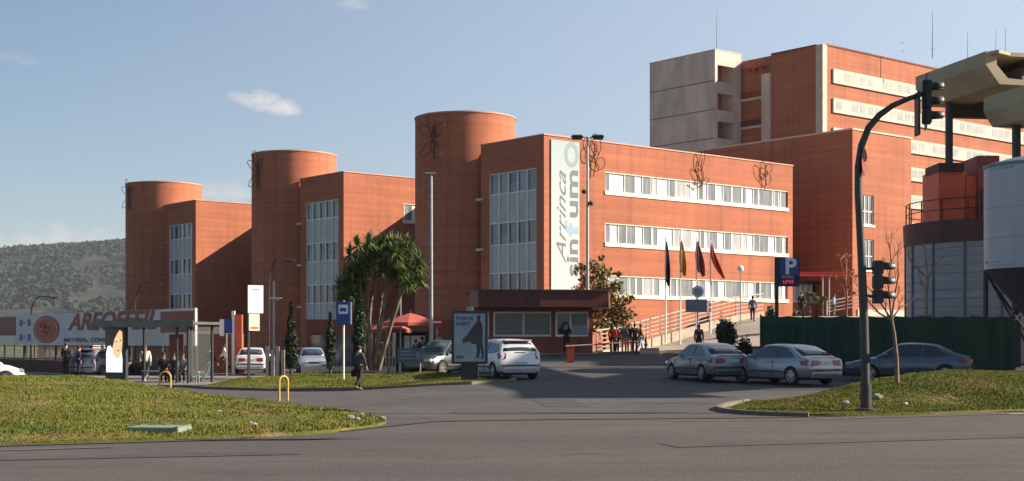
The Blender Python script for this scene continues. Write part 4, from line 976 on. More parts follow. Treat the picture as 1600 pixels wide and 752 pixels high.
# ---- P sign
pp_=at(1213,62)
ps=thing('parking_sign','large parking sign with a white letter on dark blue, on one dark post','sign',(pp_.x,62,pp_.z))
z=pp_.z; s0,s1=zat(448,62)-z,zat(403,62)-z
m=MB(); m.bb(-.06,.09,-.06,.06,-.2,s1); m.build('post',m_dark,ps)
m=MB(); m.bb(-.1,1.02,-.16,-.07,s0,s1); f=m.build('panel',m_navy,ps,bevel=.02)
m=MB(); m.bb(.12,.96,-.175,-.161,s0+.52,s1-.06); m.build('blue_field',m_blue,f)
o=text('P','letter',m_whitef,f,1.0,(.34,-.182,s1-.42),(PI/2,0,0),0,.03)
o=text('PUBLICO','lettering',m_steel,f,.17,(.2,-.166,s0+.42),(PI/2,0,0),0,.006); o.scale=(.78,1,1)
o=text('LIBRE','lettering',lit('sign_red_led',(0.5,0.02,0.06),.35),f,.2,(.26,-.166,s0+.2),(PI/2,0,0),0,.01)

# ---- lamps
def street_curve(px,py_top,Y,side,label,reach=.6):
    p=at(px,Y); H=zat(py_top,Y)-p.z; t=thing('street_lamp',label,'street lamp',p,0,'curved dark street lamps on the left')
    m=MB(); pts=[(0,0,-.2),(0,0,H*.7)]+[(side*reach*(1-math.cos(a)),0,H*.7+H*.3*math.sin(a)) for a in np.linspace(.2,PI/2,7)]+[(side*reach*2,0,H*.99)]
    m.tube(pts,[.07]*2+[.05]*(len(pts)-2),8); m.build('pole',m_dark,t); m=MB(); m.ell((side*(reach*2+.2),0,H*.98),(.3,.12,.07)); m.build('lamp_head',m_dark,t)
street_curve(48,463,100,1,'curved street lamp rising behind the hoarding, against the hills',.75)
street_curve(211,441,108,1,'curved street lamp against the farthest round tower',.8)
street_curve(420,404,84,1,'curved street lamp in the shade between the far and middle wings',.55)
p=at(918,81.5); t=thing('twin_lamp_post','tall lamp post with two broad heads beside the banner','street lamp',p)
H=zat(213,81.5)-p.z; m=MB(); m.tube([(0,0,-.2),(0,0,H)],[.12,.06],10); m.build('pole',m_steel,t)
m=MB(); m.tube([(-.6,0,H-.02),(0,0,H-.12),(.6,0,H-.02)],.04,6); m.build('arm',m_steel,t)
for s in (-1,1):
    m=MB(); m.box((s*.62,0,H+.02),(.78,.5,.12),taper=.6); m.box((s*.62,0,H-.12),(.6,.4,.16)); o=m.build('lamp_head',m_dark,t,bevel=.03); o.rotation_euler=(0,-s*.0,0)
for zz_,s in ((zat(300,81.5)-p.z,-1),(zat(318,81.5)-p.z,1)):
    m=MB(); m.ell((s*.2,-.1,zz_),(.16,.14,.14)); m.tube([(0,0,zz_),(s*.2,-.1,zz_)],.03,5); m.build('floodlight',m_rust,t)
p=at(674,68); t=thing('tall_lamp_post','tall slim grey lamp post with a small flat head in front of the nearest tower','street lamp',p)
H=zat(272,68)-p.z; m=MB(); m.tube([(0,0,-.2),(0,0,H)],[.1,.055],10); m.build('pole',m_steel,t); m=MB(); m.box((-.05,0,H+.03),(.62,.22,.09),taper=.8); m.build('lamp_head',m_steel,t,bevel=.02)
p=at(626,72); t=thing('slim_pole','plain thin grey pole behind the information board','pole',p); H=zat(455,72)-p.z; m=MB(); m.tube([(0,0,-.1),(0,0,H)],.04,8); m.build('shaft',m_steel,t); m=MB(); m.ell((0,0,H+.05),(.09,.09,.09)); m.build('cap',m_steel,t)
p=at(428,65); t=thing('solar_lamp_post','slim lamp post with a tilted flat panel below its top','street lamp',p); H=zat(440,65)-p.z; m=MB(); m.tube([(0,0,-.1),(0,0,H)],.05,8); m.build('pole',m_steel,t)
zz_=zat(466,65)-p.z; m=MB(); m.box((.12,-.1,zz_),(.52,.34,.05)); o=m.build('tilted_panel',m_whitef,t); o.rotation_euler=(0,.0,0); o.data.transform(Matrix.Rotation(.0,4,'Y')); m=MB(); m.box((.12,-.1,zz_-.07),(.3,.2,.08)); m.build('lamp_head',m_steel,t)
p=at(1157,90); t=thing('globe_lamp','slim post topped by a pale globe, near the rightmost flagpole','street lamp',p); H=zat(420,90)-p.z; m=MB(); m.tube([(0,0,-.1),(0,0,H-.2)],.04,8); m.build('pole',m_steel,t); m=MB(); m.ell((0,0,H),(.22,.22,.22),16,12); m.build('globe',m_white,t,smooth=60)

# ---- yellow hoops
for px,Y,hh,w_,rz,lab in ((258,43.5,.68,.34,0,'yellow steel hoop in the grass in front of the bus shelter'),(443,37,.66,.2,.7,'yellow steel hoop at the back edge of the grass, right of the shelter')):
    x=(px-CX)/F*Y; z=ZL(x,Y) if inside((x,Y),smooth_poly(LI,2)) else h(x,Y)
    t=thing('bike_hoop',lab,'bike stand',(x,Y,z),rz,'yellow hoops on the left grass')
    w_=w_/math.cos(rz); m=MB(); m.tube([(-w_/2,0,-.1),(-w_/2,0,hh-w_/2)]+[(-w_/2*math.cos(a),0,hh-w_/2+w_/2*math.sin(a)) for a in np.linspace(.3,PI-.3,8)]+[(w_/2,0,hh-w_/2),(w_/2,0,-.1)],.03,8); m.build('hoop',m_yellow,t,smooth=50)
# ---- green cover slab in the grass
x,y=-6.0,23.5
t=thing('cover_slab','weathered green cover slab lying in the grass by the road','cover slab',(x,y,ZL(x,y)+.02),-.08)
m=MB(); m.box((0,0,.01),(.92,.75,.10)); m.build('slab',mat('green_slab',(0.13,0.22,0.15),(0.19,0.24,0.18),.8,2.5,.2),t,bevel=.015); m=MB(); m.box((.43,0,.065),(.05,.74,.014)); m.build('rim',m_kerb,t)

# stones and litter on the grass
def stone(x,y,r,zf,m_,label):
    m=MB(); m.ell((0,0,r*.4),(r,r*.75,r*.55),9,6); 
    m.v=[(a+random.uniform(-.15,.15)*r,b+random.uniform(-.15,.15)*r,c+random.uniform(-.1,.1)*r) for a,b,c in m.v]
    o=m.build('stone',m_,None,loc=(x,y,zf(x,y))); tag(o,label,'stone',group='stones in the grass')
m_st=mat('stone_grey',(0.3,0.27,0.23),(0.2,0.18,0.16),.9,8); m_stw=mat('stone_pale',(0.62,0.6,0.56),(0.5,0.48,0.45),.8,8)
for i,(px,Y,r,w_) in enumerate(((398,25,.045,1),(392,25.2,.035,1),(343,27.5,.04,1),(547,27.2,.09,0),(558,27.0,.06,0),(597,27.3,.08,0),(565,29,.05,0))):
    stone((px-CX)/F*Y,Y,r,ZL,m_stw if w_ else m_st,['pale stone in the left grass near the road, left of the yellow hoop','small pale stone touching the left side of another in the left grass','pale stone higher up the left grass','dark stone near the tip of the left grass','small dark stone beside another at the tip of the left grass','stone at the very tip of the left grass','small stone behind the tip of the left grass'][i])
for i,(x,y,r,w_) in enumerate(((9.0,31.7,.07,1),(7.6,31.6,.1,0),(8.6,32.6,.13,0))): stone(x,y,r,ZR,m_st if not w_ else m_stw,['pale stone just right of the traffic light foot','grey stone to the left of the traffic light foot','large grey stone behind the traffic light foot'][i])

# ================================================================ traffic light
TX,TY=at(1353,30.6,z=0).x,30.6; tz0=ZR(TX,TY)
tl=thing('traffic_light','tall arched black traffic light with one head on its arm and one on its post','traffic light',(TX,TY,tz0))
def lp(px,py,y=0): return Vector(((px-CX)/F*TY-TX,y,zat(py,TY)-tz0))
pts=[lp(1353,632),lp(1350,500),lp(1346,400),lp(1341,300),lp(1341,262),lp(1346,228),lp(1357,200),lp(1374,180),lp(1395,165),lp(1420,154),lp(1441,147)]
m=MB(); m.tube(pts,[.105,.10,.09,.085,.082,.08,.075,.07,.062,.055,.05],12); m.build('mast',mat('mast_dark',(0.022,0.026,0.024),(0.035,0.038,0.034),.45,3),tl,smooth=60)
m=MB(); m.tube([lp(1353,632)-Vector((0,0,.12)),lp(1353,600)],.125,12); m.lathe([(.24,-.1),(.24,.03),(.14,.05)],(0,0,0),16); m.build('foot',m_dark,tl,smooth=50)
def head(cx,cz,y,turn,backboard,name='signal_head'):
    hd_=MB(); hh_=.98; w_=.3
    e=bpy.data.objects.new(name,None); 
    m=MB()
    for k in range(3): m.box((0,0,(k-1)*.32),(w_,.2,.31))
    o=m.build(name,m_dark,tl,bevel=.02,loc=(cx,y,cz)); o.rotation_euler=(0,0,turn)
    bpy.data.objects.remove(e)
    if backboard: m=MB(); m.box((0,.02,0),(.56,.02,1.2)); m.build('backboard',m_dark,o,bevel=.008)
    for k in range(3):
        m=MB(); z=(k-1)*.32; n=12; vs=[]; 
        for d_,rr in ((-.1,.125),(-.36,.115)):
            for i in range(n+1): a=-.35+(PI+.7)*i/n; vs.append((rr*math.cos(a),d_-(0 if d_>-.2 else .0),z+rr*math.sin(a)))
        m.add(vs,[(i,i+1,n+2+i,n+1+i) for i in range(n)]); v_=m.build('visor',m_dark,o,smooth=60); v_.modifiers.new('s','SOLIDIFY').thickness=.01
        m=MB(); m.disc((0,-.105,z),.1,20,'y',.012); m.build('lens',mat(['lens_green','lens_amber','lens_red'][k],[(0.01,0.06,0.04),(0.1,0.05,0.01),(0.09,0.012,0.01)][k],None,.2),o)
    return o
a=lp(1448,160); head(a.x,a.z,-.0,math.radians(78),True)
a=lp(1437,170); m=MB(); m.box((a.x-.05,.0,a.z-.12),(.05,.3,.95)); m.build('side_backboard',m_dark,tl)
a=lp(1373,441); head(a.x-.02,a.z,-.0,math.radians(88),False)
m=MB(); m.tube([lp(1350,462),lp(1368,464)],.03,6); m.build('bracket',m_dark,tl); m=MB(); m.tube([lp(1347,420),lp(1368,420)],.03,6); m.build('bracket',m_dark,tl)
a=lp(1350,254); m=MB(); m.disc((a.x+.02,0,a.z),.3,24,'y',.02); o=m.build('round_sign_back',mat('sign_back_red',(0.25,0.05,0.035),(0.2,0.04,0.03),.6),tl); o.data.transform(Matrix.Translation((-a.x,0,-a.z))); o.location=(a.x,-.02,a.z); o.rotation_euler=(0,0,math.radians(64))
m=MB(); m.box((lp(1353,560).x+.0,-.13,lp(1353,560).z),(.12,.08,.2)); m.build('push_button_box',m_yellow if False else m_dark,tl)

# ================================================================ red umbrellas / kiosk, white gate
def parasol(px,Y,ztop,hwid,label):
    p=at(px,Y); t=thing('parasol',label,'parasol',p,0,'red parasols by the gate'); H=zat(ztop,Y)-p.z
    m=MB(); m.tube([(0,0,0),(0,0,H+.15)],.03,6); m.build('pole',m_dark,t)
    m=MB(); n=8; vs=[(0,0,H)]+[(hwid*.5*math.cos(2*PI*k/n),hwid*.5*math.sin(2*PI*k/n),H-.22) for k in range(n)]+[(hwid*math.cos(2*PI*k/n),hwid*math.sin(2*PI*k/n),H-.50) for k in range(n)]+[(hwid*math.cos(2*PI*k/n),hwid*math.sin(2*PI*k/n),H-.68) for k in range(n)]
    fs=[(0,1+k,1+(k+1)%n) for k in range(n)]+[(1+k,9+k,9+(k+1)%n,1+(k+1)%n) for k in range(n)]+[(9+k,17+k,17+(k+1)%n,9+(k+1)%n) for k in range(n)]
    m.add(vs,fs); o=m.build('canopy',mat('parasol_red',(0.48,0.11,0.08),(0.38,0.07,0.05),.8,2),t); o.modifiers.new('s','SOLIDIFY').thickness=.01
    for k in range(n):
        if k%2==0: mm=MB(); a=2*PI*k/n; mm.tube([(0,0,H-.8),(hwid*.6*math.cos(a),hwid*.6*math.sin(a),H-.3)],.015,4); mm.build('rib',m_steel,t)
parasol(641,71,489,1.45,'larger red parasol, highest of the two beside the gate'); parasol(607,73,500,1.2,'smaller red parasol partly behind the tree')
t=thing('kiosk','small kiosk with a bright white counter window under the red parasol','kiosk',at(645,74)); m=MB(); m.bb(-.9,.9,0,1.5,0,1.0); m.bb(-.9,-.7,0,1.5,1,2.1); m.bb(.7,.9,0,1.5,1,2.1); m.bb(-.9,.9,1.4,1.5,1,2.1); m.bb(-1.0,1.0,-.1,1.6,2.1,2.2); m.build('walls',m_dark,t)
m=MB(); m.bb(-.5,.65,.3,.34,1.2,1.95); m.build('counter_window',m_white,t)
gt=thing('white_gate','white metal railing gate between the tree and the kiosk','gate',at(588,75))
gw=(at(628,75)-at(588,75)).x
for k in range(9): m=MB(); x=gw*k/8; m.tube([(x,0,-.1),(x,0,2.05 if k%4==0 else 1.85)],.05 if k%4==0 else .022,6); m.build('post' if k%4==0 else 'bar',m_white,gt)
for z in (.25,1.0,1.8): m=MB(); m.tube([(0,0,z),(gw,0,z)],.025,6); m.build('rail',m_white,gt)
lw=thing('low_wall','low white wall running behind the trees to the gate','wall',at(470,80)); x1w=(at(700,80)-at(470,80)).x
m=MB(); m.bb(0,x1w,0,.25,-.3,.42); m.build('wall',m_conc_w,lw)
# dark ground storey porch between the wings
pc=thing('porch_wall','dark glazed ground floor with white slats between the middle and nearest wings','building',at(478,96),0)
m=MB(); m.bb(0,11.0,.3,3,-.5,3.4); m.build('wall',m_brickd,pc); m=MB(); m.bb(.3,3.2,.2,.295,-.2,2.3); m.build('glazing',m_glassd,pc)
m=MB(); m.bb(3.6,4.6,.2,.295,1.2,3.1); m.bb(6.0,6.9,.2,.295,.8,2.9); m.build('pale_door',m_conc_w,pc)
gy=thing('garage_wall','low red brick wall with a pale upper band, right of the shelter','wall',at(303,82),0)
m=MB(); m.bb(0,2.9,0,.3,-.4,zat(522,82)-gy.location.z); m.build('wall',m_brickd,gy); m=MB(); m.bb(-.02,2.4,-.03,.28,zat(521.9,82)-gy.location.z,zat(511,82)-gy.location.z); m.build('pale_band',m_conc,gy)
# ================================================================ cars
def apply_mods(o):
    dg=bpy.context.evaluated_depsgraph_get(); dg.update(); me=bpy.data.meshes.new_from_object(o.evaluated_get(dg)); o.modifiers.clear(); old=o.data; o.data=me; bpy.data.meshes.remove(old)
SED=dict(L=4.5,rear=-2.2,zs=.93,
 st=[(-2.22,.36,.62,.60,.66),(-2.16,.26,.78,.92,.95),(-1.95,.22,.84,.96,1.0),(-1.3,.2,.865,.95,.99),(-.4,.18,.875,.93,.97),(.6,.18,.875,.91,.95),(1.05,.19,.87,.88,.94),(1.6,.2,.85,.82,.86),(1.98,.22,.80,.72,.76),(2.18,.28,.68,.60,.66),(2.26,.36,.5,.5,.54)],
 roof=[(-1.86,.97),(-1.05,1.345),(-.6,1.405),(0,1.42),(.32,1.385),(1.12,.93)], wheels=(-1.33,1.37),
 side=[[(-1.02,.97),(-1.42,.99),(-.98,1.27),(-.72,1.325),(-.60,1.33),(-.5,.97)],[(-.44,.97),(-.53,1.335),(-.1,1.36),(.30,1.32),(.92,.96)]],
 rg=(-1.76,1.02,-1.12,1.315),wg=(1.02,.985,.40,1.33),deck=True)
HAT=dict(L=4.0,rear=-1.95,zs=.95,
 st=[(-1.97,.34,.66,.62,.66),(-1.93,.26,.80,.95,.98),(-1.7,.22,.845,1.0,1.02),(-1.2,.2,.86,.98,1.0),(-.4,.18,.865,.95,.98),(.5,.18,.865,.93,.96),(1.0,.19,.855,.9,.95),(1.45,.2,.83,.83,.87),(1.78,.23,.77,.72,.75),(1.94,.3,.64,.6,.64),(2.0,.36,.48,.5,.54)],
 roof=[(-1.90,.99),(-1.72,1.25),(-1.5,1.44),(-.8,1.49),(0,1.49),(.35,1.44),(1.15,.95)], wheels=(-1.25,1.25),
 side=[[(-1.0,1.0),(-1.55,1.06),(-1.38,1.32),(-.62,1.38),(-.5,.99)],[(-.44,.99),(-.54,1.385),(.0,1.40),(.34,1.36),(.98,.99)]],
 rg=(-1.865,1.04,-1.60,1.37),wg=(1.06,1.0,.44,1.38),deck=False)
def yside(z,zs): return .80-(z-zs)*.42
CAR_MEMO={}
def car(label,cat,x,y,hd_,spec,paint,name='parked_car',z=None,group=None,scale=1.0,roofrack=False):
    rz=math.atan2(hd_[1],hd_[0]); z=h(x,y) if z is None else z
    t=thing(name,label,cat,(x,y,z),rz,group); t.scale=(scale,)*3
    # lower body
    m=MB(); ringn=None
    ST=spec['st']; dense=[]
    for a,b in zip(ST,ST[1:]):
        k=3
        for i in range(k): dense.append(tuple(p+(q-p)*i/k for p,q in zip(a,b)))
    dense.append(ST[-1])
    for (sx_,zb,w_,zs,zt_) in dense:
        half=[(w_*.78,zb),(w_*.95,zb+.07),(w_*.995,zb+.22),(w_,(zb+zs)/2+.05),(w_*.975,zs-.14),(w_*.925,zs-.02),(w_*.80,zs+(zt_-zs)*.45),(w_*.45,zt_-.005)]
        ring=[(sx_,a,b) for a,b in half]+[(sx_,0,zt_)]+[(sx_,-a,b) for a,b in reversed(half)]; ringn=len(ring); m.v+=ring
    for i in range(len(dense)-1):
        for k in range(ringn): k2=(k+1)%ringn; m.f.append((i*ringn+k,i*ringn+k2,(i+1)*ringn+k2,(i+1)*ringn+k))
    m.f.append(tuple(reversed(range(ringn)))); o_=(len(dense)-1)*ringn; m.f.append(tuple(o_+k for k in range(ringn)))
    body=m.build('body',paint,t)
    cut=MB()
    for wx in spec['wheels']:
        for s in (-1,1): cut.tube([(wx,s*.56,.31),(wx,s*1.1,.31)],.365,28)
    co=cut.build('cut',paint,t); bo=body.modifiers.new('b','BOOLEAN'); bo.object=co; bo.operation='DIFFERENCE'; bo.solver='EXACT'
    apply_mods(body); bpy.data.objects.remove(co)
    body.data.polygons.foreach_set('use_smooth',[True]*len(body.data.polygons)); body.data.set_sharp_from_angle(angle=math.radians(32)); body.data.materials.clear(); body.data.materials.append(paint)
    zs=spec['zs']; g=MB(); RF=spec['roof']; rr=[]
    for (xx,zz_) in RF:
        yt=yside(zz_,zs)
        ring=[(xx,.80,zs-.05),(xx,yt+.0,zz_-.035),(xx,yt-.07,zz_),(xx,yt*.5,zz_+.018),(xx,0,zz_+.025)]; full=ring+[(a,-b,c) for a,b,c in reversed(ring[:-1])]; g.v+=full; nr=len(full)
    for i in range(len(RF)-1):
        for k in range(nr): k2=(k+1)%nr; g.f.append((i*nr+k,i*nr+k2,(i+1)*nr+k2,(i+1)*nr+k))
    g.f.append(tuple(range(nr))); g.f.append(tuple((len(RF)-1)*nr+k for k in range(nr)))
    g.build('cabin',paint,t,smooth=38)
    for s in (1,-1):
        for poly in spec['side']:
            mm=MB(); n=len(poly); vs=[(a,s*(yside(b,zs)+.010),b) for a,b in poly]+[(a,s*(yside(b,zs)-.01),b) for a,b in poly]
            mm.add(vs,[tuple(range(n)),tuple(reversed(range(n,2*n)))]+[(i,(i+1)%n,n+(i+1)%n,n+i) for i in range(n)]); mm.build('side_window',m_carglass,t)
        for k,poly in enumerate(spec['side']):
            xh=min(p[0] for p in poly)+.3; mm=MB(); mm.box((xh,s*.868,.80),(.17,.03,.035)); mm.build('door_handle',paint,t,bevel=.008)
        xd=spec['side'][1][0][0]+.03
        mm=MB(); mm.box((xd,s*.872,.55),(.012,.012,.62)); mm.box((spec['side'][1][-1][0]+.08,s*.869,.56),(.012,.012,.6)); mm.build('door_gap',m_dark,t)
        mm=MB(); mm.box((0,s*.885,.47),(1.9,.02,.06)); mm.build('side_moulding',m_trimcar,t)
        mm=MB(); mm.ell((.78,s*.93,.99),(.09,.1,.07)); mm.build('mirror',paint,t,smooth=60)
    for key,nm in (('rg','rear_window'),('wg','windscreen')):
        a,za,b,zb_=spec[key]; sg=-1 if key=='rg' else 1
        nx_,nz_=(zb_-za),-(b-a); 
        if nz_<0: nx_,nz_=-nx_,-nz_
        L_=math.hypot(nx_,nz_); ox,oz=nx_/L_*.016,nz_/L_*.016
        # push out onto the loft surface
        def surf(xx):
            for p,q in zip(RF,RF[1:]):
                if p[0]<=xx<=q[0]: return p[1]+(q[1]-p[1])*(xx-p[0])/(q[0]-p[0])
            return RF[0][1]
        za=surf(a); zb_=surf(b); vs=[]
        for xx,zz_ in ((a,za),(b,zb_)):
            yt=yside(zz_,zs)
            for f_ in (-1,-.5,0,.5,1):
                zc=zz_+(.0 if abs(f_)==1 else (.018 if abs(f_)==.5 else .025)); vs.append((xx+ox,f_*(yt-.09),zc+oz))
        mm=MB(); mm.add(vs,[(i,i+1,i+6,i+5) for i in range(4)]); w_=mm.build(nm,m_carglass,t,smooth=60); w_.modifiers.new('s','SOLIDIFY').thickness=.006
    xr=spec['st'][0][0]; xf=spec['st'][-1][0]
    for s in (-1,1):
        if spec['deck']:
            mm=MB(); mm.add([(xr+.03,s*.30,.86),(xr+.03,s*.62,.87),(xr+.16,s*.80,.86),(xr+.42,s*.855,.82),(xr+.36,s*.86,.70),(xr+.10,s*.80,.68),(xr-.005,s*.62,.68),(xr-.01,s*.34,.69),
               (xr+.3,s*.30,.86),(xr+.3,s*.62,.86),(xr+.3,s*.62,.68),(xr+.3,s*.34,.69)],[(0,1,6,7),(1,2,5,6),(2,3,4,5),(0,8,9,1),(7,6,10,11),(1,9,3,2),(6,5,4,10),(3,9,10,4),(0,7,11,8),(8,11,10,9)])
            mm.build('tail_light',m_tail,t)
        else:
            mm=MB(); mm.add([(xr+.03,s*.58,.98),(xr+.13,s*.80,1.0),(xr+.30,s*.845,.95),(xr+.20,s*.845,.76),(xr+.03,s*.76,.72),(xr-.0,s*.60,.78),(xr+.3,s*.6,.95),(xr+.3,s*.6,.76)],[(0,1,4,5),(1,2,3,4),(0,6,2,1),(5,4,3,7),(0,5,7,6),(6,7,3,2)])
            mm.build('tail_light',m_tail,t)
        mm=MB(); mm.box((xf-.16,s*.56,.66),(.3,.34,.13)); o=mm.build('headlight',m_headl,t,bevel=.03)
    mm=MB(); mm.box((xr+.12,0,.44),(.32,1.46,.17)); mm.build('rear_bumper',paint,t,bevel=.05,smooth=40); mm=MB(); mm.box((xr+.1,0,.535),(.32,1.5,.03)); mm.build('bumper_strip',m_trimcar,t)
    mm=MB(); mm.box((xr+.02,0,.77 if spec['deck'] else .60),(.05,.5,.11)); mm.build('number_plate',m_plate,t)
    mm=MB(); mm.box((xf-.08,0,.46),(.3,1.2,.18)); mm.build('front_bumper',paint,t,bevel=.05,smooth=40); mm=MB(); mm.box((xf-.0,0,.62),(.06,.62,.1)); mm.build('grille',m_dark,t)
    mm=MB(); mm.box((0,0,.26),(3.6 if spec['deck'] else 3.2,1.35,.16)); mm.build('underside',m_black,t)
    if spec['deck']: mm=MB(); mm.box((xr+.14,0,.965),(.1,1.1,.03)); mm.build('boot_lip',paint,t,bevel=.01)
    else:
        mm=MB(); mm.box((xr+.38,0,1.45),(.26,1.1,.04)); mm.build('spoiler',paint,t,bevel=.015)
        mm=MB(); mm.box((xr+.05,0,1.01),(.03,.4,.02)); mm.build('wiper',m_dark,t)
    for wx in spec['wheels']:
        for s in (-1,1):
            mm=MB(); mm.v=[]; n=28; base=[]
            prof=[(.2,-.1),(.29,-.1),(.315,-.07),(.32,0),(.315,.07),(.29,.1),(.2,.1)]
            for r_,a in prof:
                for k in range(n): q=2*PI*k/n; mm.v.append((r_*math.cos(q),a,r_*math.sin(q)))
            for i in range(len(prof)-1):
                for k in range(n): k2=(k+1)%n; mm.f.append((i*n+k,i*n+k2,(i+1)*n+k2,(i+1)*n+k))
            w_=mm.build('wheel',m_black,t,smooth=50,loc=(wx,s*.765,.315))
            mm=MB(); mm.disc((0,s*.055,0),.2,28,'y',.05); mm.build('rim_back',m_dark,w_)
            mm=MB(); k_=5
            for k in range(k_):
                q=2*PI*k/k_+.3; a=Vector((math.cos(q),0,math.sin(q))); p_=Vector((-math.sin(q),0,math.cos(q)))
                mm.add([a*.03+p_*.05+Vector((0,s*.095,0)),a*.2+p_*.055+Vector((0,s*.088,0)),a*.2-p_*.055+Vector((0,s*.088,0)),a*.03-p_*.05+Vector((0,s*.095,0))],[(0,1,2,3)])
            mm.disc((0,s*.09,0),.06,12,'y',.02)
            for rr_ in (.2,): mm.tube([(rr_*math.cos(q),s*.09,rr_*math.sin(q)) for q in np.linspace(0,2*PI,25)],.018,6,cap=False)
            mm.build('rim',m_alloy,w_)
    return t
m_carglass=mat('car_glass',(0.02,0.026,0.03),(0.03,0.036,0.042),.06,1,spec=1.0)
m_trimcar=mat('car_trim',(0.06,0.062,0.065),(0.05,0.05,0.052),.6,3)
m_tail=mat('tail_lamp',(0.30,0.015,0.012),(0.2,0.012,0.012),.15,9)
m_headl=mat('head_lamp',(0.5,0.52,0.55),(0.35,0.37,0.4),.1,9,spec=.9)
m_plate=mat('plate_white',(0.6,0.6,0.58),None,.5)
m_alloy=mat('alloy',(0.4,0.41,0.43),(0.3,0.31,0.33),.3,6,metal=.8)
def paint(name,c,metal=.45): return mat(name,c,tuple(v*.9 for v in c),.32,2.0,metal=metal,coat=.6)
p_sil=paint('paint_silver_green',(0.20,0.225,0.22)); p_sil2=paint('paint_silver_blue',(0.26,0.285,0.32)); p_grey=paint('paint_grey_blue',(0.10,0.125,0.16)); p_white=paint('paint_white',(0.75,0.75,0.76),0); p_dk=paint('paint_dark_green',(0.06,0.075,0.07)); p_lsil=paint('paint_light_silver',(0.62,0.63,0.66),.25)
def cpos(px,Y): return (px-CX)/F*Y
car('leftmost of three silver parked cars, its grey green boot turned to the road','car',cpos(1104,52.3),52.3,(-.30,.955),SED,p_sil,group='cars parked by the green fence',scale=.99)
car('middle silver saloon car parked close in front of the green fence','car',cpos(1228,49.2),49.6,(-.50,.87),SED,p_sil2,group='cars parked by the green fence',scale=1.0)
car('dark grey blue saloon car partly hidden behind the traffic light post','car',cpos(1421,51.6),51.6,(-.93,.36),SED,p_grey,group='cars parked by the green fence',scale=1.0)
car('pale silver hatchback seen from behind, just right of the advertising panel','car',cpos(783,54.4),54.4,(-.38,.925),HAT,p_lsil,scale=1.03,z=h(0,53)-.0)
car('dark green hatchback mostly hidden behind the left side of the advertising panel','car',cpos(694,59.5),59.5,(-.55,-.83),HAT,p_dk)
car('white hatchback cut by the left edge of the picture','car',cpos(-42,58),58,(.93,.37),HAT,p_white)
car('white saloon car parked in the shade right of the tall white sign','car',cpos(394,78),78,(-.15,.99),SED,p_white,z=h(-14,78)+.1)
car('small pale blue car parked under the middle wing','car',cpos(487,84),84,(.2,-.98),HAT,paint('paint_pale_blue',(0.4,0.47,0.55)))
car('grey hatchback seen through the left end of the bus shelter','car',cpos(158,74),74,(.25,.97),HAT,paint('paint_mid_grey',(0.25,0.26,0.3)))

# ================================================================ vegetation
def leafcloud(name,clumps,per,size,m,par,asp=1.6,droop=0.,shell=.5):
    out=[]
    for c,r in clumps:
        n=int(per*(r[0]*r[1]*r[2])**(2/3)) if hasattr(r,'__len__') else int(per*r*r)
        r=r if hasattr(r,'__len__') else (r,r,r)
        d=rng.normal(size=(n,3)); d/=np.linalg.norm(d,axis=1)[:,None]; rad=(shell+(1-shell)*rng.random(n))[:,None]**.7
        out.append(np.array(c)+d*rad*np.array(r)*(1+.18*rng.normal(size=(n,1))))
    cen=np.concatenate(out); return quads_mesh(name,leaf_quads(cen,size,asp,droop),m,par)
def dragon_tree():
    p=at(583,66); z0=ZM(p.x,66) if inside((p.x,66),smooth_poly(MI,2)) else p.z
    t=thing('dragon_tree','many stemmed dragon tree with spiky rosettes of sword leaves','tree',(p.x,66,z0-.03))
    def L(px,py,y=0): q=at(px,66,py); return Vector((q.x-p.x,y,q.z-z0))
    heads=[]
    stems=[((572,577),(562,520),(548,468)),((580,578),(578,500),(572,430)),((588,578),(590,505),(600,440)),((590,577),(606,520),(628,452)),((584,578),(566,500),(560,440)),((592,578),(612,500),(640,428)),((576,578),(571,520),(586,420)),((586,578),(600,470),(612,415))]
    for i,(a,b,c) in enumerate(stems):
        y=random.uniform(-.5,.5); A=L(*a,y*.3); B=L(*b,y*.8); Cc=L(*c,y*1.3)
        m=MB(); pts=[A.lerp(B,s).lerp(B.lerp(Cc,s),s) for s in np.linspace(0,1,8)]; m.tube(pts,[.105-.05*s for s in np.linspace(0,1,8)],8); m.build('trunk',m_bark,t,smooth=60)
        for k in range(3 if i else 2):
            e=Cc+Vector((random.uniform(-.55,.55),random.uniform(-.7,.7),random.uniform(.15,.75))); m=MB(); m.tube([Cc,(Cc+e)/2+Vector((0,0,.05)),e],[.06,.05,.04],6); m.build('branch',m_bark,t); heads.append(e)
    for (px,py) in ((548,452),(540,445),(560,410),(566,395),(585,388),(603,388),(622,392),(640,402),(648,420),(575,405),(596,402),(615,412),(580,380),(595,378),(610,380),(630,388),(642,392),(655,405),(562,385),(550,400),(652,430),(545,430),(600,425),(585,395),(626,410),(638,418),(532,445),(556,462),(530,470),(545,476),(538,462),(562,445),(568,452),(655,418),(657,440),(640,445),(620,440),(575,390),(590,380),(606,384),(622,380),(635,380),(535,458),(553,440),(632,432),(650,440),(607,427),(572,428),(590,418),(553,425)):
        q=L(px,py,random.uniform(-1.2,1.2)); heads.append(q)
    Q=[]
    for hd_ in heads:
        n=70
        for k in range(n):
            a=random.uniform(0,2*PI); el=random.uniform(-.65,1.45); ln=random.uniform(.38,.78); w=.034
            d=Vector((math.cos(a)*math.cos(el),math.sin(a)*math.cos(el),math.sin(el))); sd=d.cross(Vector((0,0,1))).normalized()*w
            p0=hd_+d*.03; p1=hd_+d*ln*.55+Vector((0,0,-.03)); p2=hd_+d*ln+Vector((0,0,-.16*ln/.6*math.cos(el)))
            Q.append([p0-sd,p0+sd,p1+sd*.95,p1-sd*.95]); Q.append([p1-sd*.95,p1+sd*.95,p2+sd*.1,p2-sd*.1])
    quads_mesh('crown',np.array([[tuple(v) for v in q] for q in Q]),m_leaf_dr,t)
dragon_tree()
